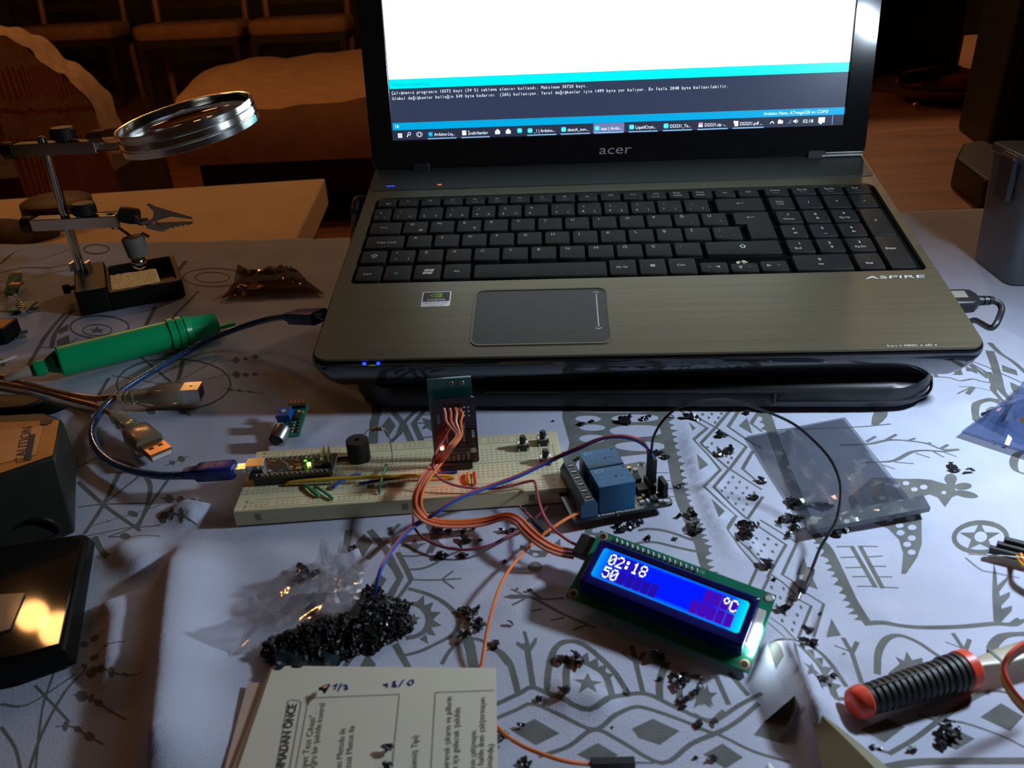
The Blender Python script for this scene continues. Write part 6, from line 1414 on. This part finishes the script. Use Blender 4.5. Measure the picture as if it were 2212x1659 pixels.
# core under the loose flakes
g.loft('fluff', [[Vector((p.x, p.y, 0)).lerp(Vector((c.x, c.y, 0)), k_) + Vector((0, 0, z)) for p in H3] for k_, z in ((.03, -1.5), (.12, 1.2), (.3, 3.6), (.7, 6.0))])
tag(g.build('shavings_heap', org=(c.x, c.y, 0), sharp=20), 'large heap of black plastic shavings above the booklet', 'plastic shavings', kind='stuff')
# ------------------------------------------------------------------ furniture behind and beside the table
# side table at the right with things on it
t = thing('side_table', 'reddish brown wooden side table beyond the right end of the cloth', 'side table', loc=(900, 1300, FZ))
g = G(); zt = -34; P = [(330,812),(1900,812),(1900,2600),(330,2600)]
g.prism('wood_side', P, zt-30, zt); g.build('table_top', t, world=True, bevel=3)
for x, y in ((350,830),(1850,830),(350,2560),(1850,2560)): G().box('wood_dark', x, x+45, y-20, y+25, FZ, zt-30.2).build('leg', t, world=True)
# dark cabinet behind
c0 = at(1880, 190, zt); c1 = at(2066, 172, zt)
t = thing('speaker_box', 'dark brown box standing at the back behind the right side of the laptop', 'box', loc=(c1.x-150, c1.y+60, zt))
g = G(); g.box('wood_dark', c1.x-420, c1.x+6, c1.y+10, c1.y+260, zt, zt+520); g.build('body', t, world=True, bevel=6)
g = G(); g.box('case_black', c1.x-405, c1.x-8, c1.y+4, c1.y+9.8, zt+25, zt+500); g.build('front_panel', t, world=True)
# glass plate with odds and ends
c = at(2025, 214, zt); 
t = thing('glass_plate', 'dim brown glass plate with bits on it on the wooden side table', 'plate', loc=(c.x, c.y, zt))
g = G(); g.lathe('plate', (c.x, c.y, zt), (c.x, c.y, zt+30), [(0,50),(.1,54),(.55,92),(1,116),(.94,114),(.5,86),(.14,50)], 40); g.build('bowl', t, world=True)
a = at(1950, 172, zt+36); b = at(2065, 150, zt+44); d = (b-a).normalized()
o = G(frame(a, d, (-d.y, d.x, 0))).rbox('case_black', 0, (b-a).length, -14, 14, -8, 8, 5).build('remote_control', org=(a.x, a.y, a.z)); 
tag(o, 'dark slim remote control resting across the glass plate', 'remote control')
p = at(2030, 185, zt+12); g = G(); g.loft('throw_red', [[(p.x+r*math.cos(u)*1.3, p.y+r*math.sin(u), p.z+h) for u in [2*PI*k/14 for k in range(14)]] for r, h in ((50,-4),(66,8),(58,24),(30,32),(6,34))]); o = g.build('fruit_bag', org=tuple(p), sharp=80); tag(o, 'dull purple-brown bundle sitting in the glass plate', 'bundle')
p = at(1978, 236, zt); o = G().ball('brass', (p.x, p.y, zt+7), 7, 12, sq=.9).build('copper_knob', org=(p.x, p.y, zt)); tag(o, 'small glinting orange knob on the wood before the glass plate', 'knob')
# dark upright device at the right edge
a = at(2128, 326, zt); 
t = thing('loudspeaker', 'tall dark grey loudspeaker cut off by the right edge', 'loudspeaker', loc=(a.x+60, a.y+50, zt))
M_ = TR(a.x, a.y, 0, R(-14)); g = G(M_); g.box('speaker', 0, 170, 0, 160, zt, zt+430); g.build('cabinet', t, world=True, bevel=5)
g = G(M_); g.box('black_matte', 12, 158, -4, -.5, zt+14, zt+416); g.build('grille', t, world=True, bevel=2)
# black angular charger
P = [at(2052,402,zt), at(2112,452,zt), at(2200,470,zt), at(2200,400,zt), at(2110,358,zt), at(2068,366,zt)]
c = sum(P, Vector())/6; t = thing('charger', 'angular black charger lying on the wood near the cloth corner', 'charger', loc=(c.x, c.y, zt))
g = G(); g.loft('black_satin', [P, [p+Vector((0,0,34)) for p in P]]); g.build('body', t, world=True, bevel=3)
a = at(2140, 400, zt+35); g = G(); g.tube('rubber', [a, at(2175,425,zt+30), at(2215,445,zt+20)], 3, 8); g.build('cord', t, world=True)
# grey translucent drawer box near the lamp
a = at(2192, 694, 0)
t = thing('storage_box', 'smoky grey translucent plastic box at the right edge of the cloth', 'storage box', loc=(a.x+40, a.y+120, 0))
M_ = TR(384, 585, 0, R(-5.5)); 
g = G(M_); o_ = g.rrect(3, 200, 0, 66, 8, 4); o1 = g.rrect(0, 204, -3, 70, 8, 4); n = len(o_)
g.add([(x, y, 0) for x, y in o_]+[(x, y, 88) for x, y in o1]+[(x, y, 88) for x, y in g.rrect(4, 200, 1, 66, 6, 4)]+[(x, y, 4) for x, y in g.rrect(6, 197, 4, 62, 6, 4)], [(j*n+i, j*n+(i+1) % n, (j+1)*n+(i+1) % n, (j+1)*n+i) for j in range(3) for i in range(n)]+[tuple(range(n))[::-1], tuple(range(3*n, 4*n))], 'grey_clear'); g.build('bin', t, world=True, sharp=50)
g = G(M_); g.rbox('grey_clear', -2, 206, -5, 72, 88.3, 95, 9); g.build('lid', t, world=True, bevel=2)
g = G(M_); g.box('speaker', -4.5, -.5, 20, 40, 60, 94); g.box('steel', -5.4, -4.6, 20, 40, 91, 93); g.build('latch', t, world=True)
g = G(M_); g.box('case_black', 14, 190, 10, 58, 4.5, 76); g.build('contents', t, world=True, bevel=4)

# left back: cream topped bench
t = thing('cream_bench', 'low bench with a plain cream top just beyond the left side of the table', 'bench', loc=(-900, 1450, FZ))
BZ = -150; R0_ = at(640, 513, BZ); R1_ = at(702, 385, BZ); L1_ = at(-40, 433, BZ)
P = [(R0_.x-1400, 1020), (R0_.x-30, 1020), (R0_.x, R0_.y), (R1_.x, R1_.y), (L1_.x, L1_.y), (L1_.x-900, L1_.y)]
g = G(); g.prism('cream', P, BZ-55, BZ); g.build('top', t, world=True, bevel=4)
for x, y in ((R1_.x-80, R1_.y-80), (R0_.x-90, 1050), (L1_.x, L1_.y-90)): G().box('wood_dark', x, x+50, y, y+50, FZ, BZ-55.2).build('leg', t, world=True)
# things on the bench
p = at(135, 480, BZ); g = G(); g.lathe('oval_cap', (p.x, p.y, BZ), (p.x, p.y, BZ+44), [(0,56),(.06,60),(.9,58),(1,50)], 32); o = g.build('round_tin', org=(p.x, p.y, BZ)); tag(o, 'round brown tin on the cream bench behind the helping hand', 'tin')
p = at(0, 522, BZ); g = G(); g.loft('mud', [[(p.x+r*math.cos(u)*(1.4+.2*math.sin(3*u)), p.y+r*math.sin(u)*.8, BZ+h) for u in [2*PI*k/20 for k in range(20)]] for r, h in ((62,0.3),(66,10),(50,24),(24,34),(4,36))]); o = g.build('cloth_bundle', org=(p.x, p.y, BZ), sharp=80); tag(o, 'crumpled brown cloth on the cream bench at the left edge', 'cloth')
# sofa with cream seat, running behind the laptop
SZ = -150; a = at(440, 330, -340); F0 = at(405, 215, SZ); F1 = at(803, 212, SZ)
t = thing('sofa', 'low sofa with a cream seat cover running behind the laptop', 'sofa', loc=(F1.x, F1.y+300, FZ))
yF = at(372, 224, SZ).y; x0 = at(372, 222, SZ).x
g = G(); v = []; nx, ny = 40, 16; yB = at(700, 120, SZ).y+80
for j in range(ny+1):
    lp = [(372,224),(380,200),(394,178),(412,160),(436,145),(470,133),(520,124)]; wj = j/ny*6; k0 = min(int(wj), 5); ff = wj-k0; lpt = at(lp[k0][0]*(1-ff)+lp[k0+1][0]*ff, lp[k0][1]*(1-ff)+lp[k0+1][1]*ff, SZ)
    for i in range(nx+1):
        u, w = i/nx, j/ny; xx = lpt.x+(1700-lpt.x)*u; yy = lpt.y; zz = SZ+9*math.sin(xx*.011+w*3)+6*math.sin(xx*.027)-60*max(0, .05-u)*8-(40*max(0, .1-w)*5)
        v.append((xx, yy, zz))
f = [(j*(nx+1)+i, j*(nx+1)+i+1, (j+1)*(nx+1)+i+1, (j+1)*(nx+1)+i) for j in range(ny) for i in range(nx)]
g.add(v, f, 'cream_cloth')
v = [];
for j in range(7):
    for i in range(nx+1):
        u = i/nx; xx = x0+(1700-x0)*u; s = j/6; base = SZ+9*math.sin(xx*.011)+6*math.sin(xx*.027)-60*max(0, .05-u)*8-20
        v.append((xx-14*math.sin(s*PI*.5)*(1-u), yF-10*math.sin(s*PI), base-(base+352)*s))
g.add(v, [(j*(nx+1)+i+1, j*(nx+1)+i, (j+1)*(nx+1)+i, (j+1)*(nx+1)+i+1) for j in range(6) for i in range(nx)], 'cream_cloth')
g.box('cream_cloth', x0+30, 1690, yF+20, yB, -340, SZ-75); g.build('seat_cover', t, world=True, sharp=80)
g = G(); g.box('black_matte', x0+40, 1690, yF+30, yB, -470, -345); g.build('base', t, world=True)
for x in (x0+60, 1600): G().box('wood_dark', x, x+60, yF+60, yF+120, FZ, -470.2).build('leg', t, world=True)
# two dining chairs behind, more in the dark
def chair(px0, px1, py0, lab, zseat=-75, first=None):
    a = at(px0, py0, zseat); b = at(px1, py0, zseat); W_ = (b-a).length; t = thing('dining_chair', lab, 'chair', loc=(a.x+W_/2, a.y+200, FZ), group='dining chairs at the back')
    x0, x1, y0 = a.x, b.x, a.y; D_ = 400
    g = G(); g.loft('seat_cloth', [[(x, y, z) for x, y in g.rrect(x0+i, x1-i, y0+i, y0+D_-i, 50, 5)] for i, z in ((14,zseat-92),(2,zseat-78),(0,zseat-40),(4,zseat-12),(26,zseat))]); g.build('seat_cushion', t, world=True, sharp=60)
    G().box('wood_dark', x0+20, x1-20, y0+20, y0+D_-10, zseat-135, zseat-92.2).build('seat_frame', t, world=True)
    for x in (x0+14, x1-54): G().box('wood_dark', x, x+40, y0+14, y0+54, FZ, zseat-92.4).build('leg', t, world=True)
    for x in (x0+24, x1-64): G().tube('wood_side', [(x+20, y0+D_, FZ), (x+20, y0+D_-10, zseat), (x+20, y0+D_+70, zseat+430)], 20, 8).build('back_post', t, world=True)
    for z in (70, 200, 330): G().box('wood_dark', x0+40, x1-40, y0+D_+10+z*.14, y0+D_+30+z*.14, zseat+z, zseat+z+55).build('back_slat', t, world=True)
chair(277, 470, 58, 'dining chair with a brown cushion at the back, left one of the pair')
chair(528, 722, 46, 'dining chair with a brown cushion at the back, right one of the pair')
chair(20, 180, 62, 'dark dining chair in the far left corner behind the striped throw')
# armchair with a striped throw
t = thing('armchair', 'armchair covered by a striped fringed throw in the upper left corner', 'armchair', loc=(-1300, 2300, FZ))
yA = 2150; SIL = [(-60,62),(0,74),(45,95),(80,125),(110,148),(150,172),(185,210),(210,255),(228,300),(242,338)]
S3 = [aty(x, y, yA) for x, y in SIL]; S3 = spline(S3, 8)
g = G(); v = []; nn2 = len(S3)
n_d = 10
for j in range(n_d+1):
    for i, p in enumerate(S3): v.append((p.x+5*math.sin(j*1.3+i*.4), yA+j*12, p.z+3*math.sin(i*.7+j)))
g.add(v, [(j*nn2+i, j*nn2+i+1, (j+1)*nn2+i+1, (j+1)*nn2+i) for j in range(n_d) for i in range(nn2-1)], 'throw_base')
g.build('throw_top', t, world=True, sharp=80)
g = G(); bz = -395
rows_ = 44; v = []
for j in range(rows_+1):
    for i, p in enumerate(S3):
        z = p.z+(bz-p.z)*j/rows_; v.append((p.x, yA-6+4*math.sin(p.x*.06+j*.2), z))
o0 = len(g.v); 
fs = {'throw_base': [], 'throw_red': []}
for j in range(rows_):
    for i in range(nn2-1):
        zc = v[j*nn2+i][2]; band = 'throw_red' if (-22 < zc < 52 or -330 < zc < -118) and i % 2 else 'throw_base'
        if -60 < zc < -48: band = 'throw_red'
        fs[band].append((j*nn2+i+1, j*nn2+i, (j+1)*nn2+i, (j+1)*nn2+i+1))
g.add(v, fs['throw_base'], 'throw_base'); g.add(v, fs['throw_red'], 'throw_red'); g.build('throw_front', t, world=True, sharp=80)
g = G(); g.box('wood_dark', -1900, S3[-1].x-30, yA+30, yA+420, FZ, -230); g.build('frame', t, world=True)
# ------------------------------------------------------------------ third level: pieces that belong to a part
def nest(root, part, names, pick=None):
    ch = [c for c in root.children]; P = [c for c in ch if c.name.split('.')[0] == part]
    if not P: return
    k = {}
    for c in ch:
        b = c.name.split('.')[0]
        if b in names:
            i = k.get(b, 0); k[b] = i+1; c.parent = P[min(i, len(P)-1)]
for o in [o for o in bpy.data.objects if o.type == 'EMPTY' and o.parent is None]:
    b = o.name.split('.')[0]
    if b == 'laptop':
        nest(o, 'keyboard_tray', ('key','backspace_key','tab_key','enter_key','plus_key','caps_lock_key','shift_key','space_bar','arrow_key','exposed_switch','zero_key'))
        nest(o, 'lid', ('bezel','screen','hinge_trim')); nest(o, 'touchpad_rim', ('touchpad',))
    if b == 'extension_cable': nest(o, 'plug_body', ('plug_core','plug_shell'))
    if b == 'usb_cable': nest(o, 'plug', ('plug_shell','strain_relief'))
    if b in ('microcontroller_board','clock_module','relay_board','sound_sensor'): nest(o, 'board', ('small_component','solder_joint','printed_marks','mounting_hole'))
    if b == 'character_display': nest(o, 'frame', ('display_window','characters')); nest(o, 'adapter_board', ('connector',))
    if b == 'helping_hand_stand': nest(o, 'lens_ring', ('lens',)); nest(o, 'clip_jaw', ('clip_spring',))
    if b == 'power_unit': nest(o, 'body', ('warning_label','screw_hole'))
    if b == 'dining_chair': nest(o, 'seat_frame', ('seat_cushion',))
    if b == 'booklet': nest(o, 'page', ('print','handwriting'))
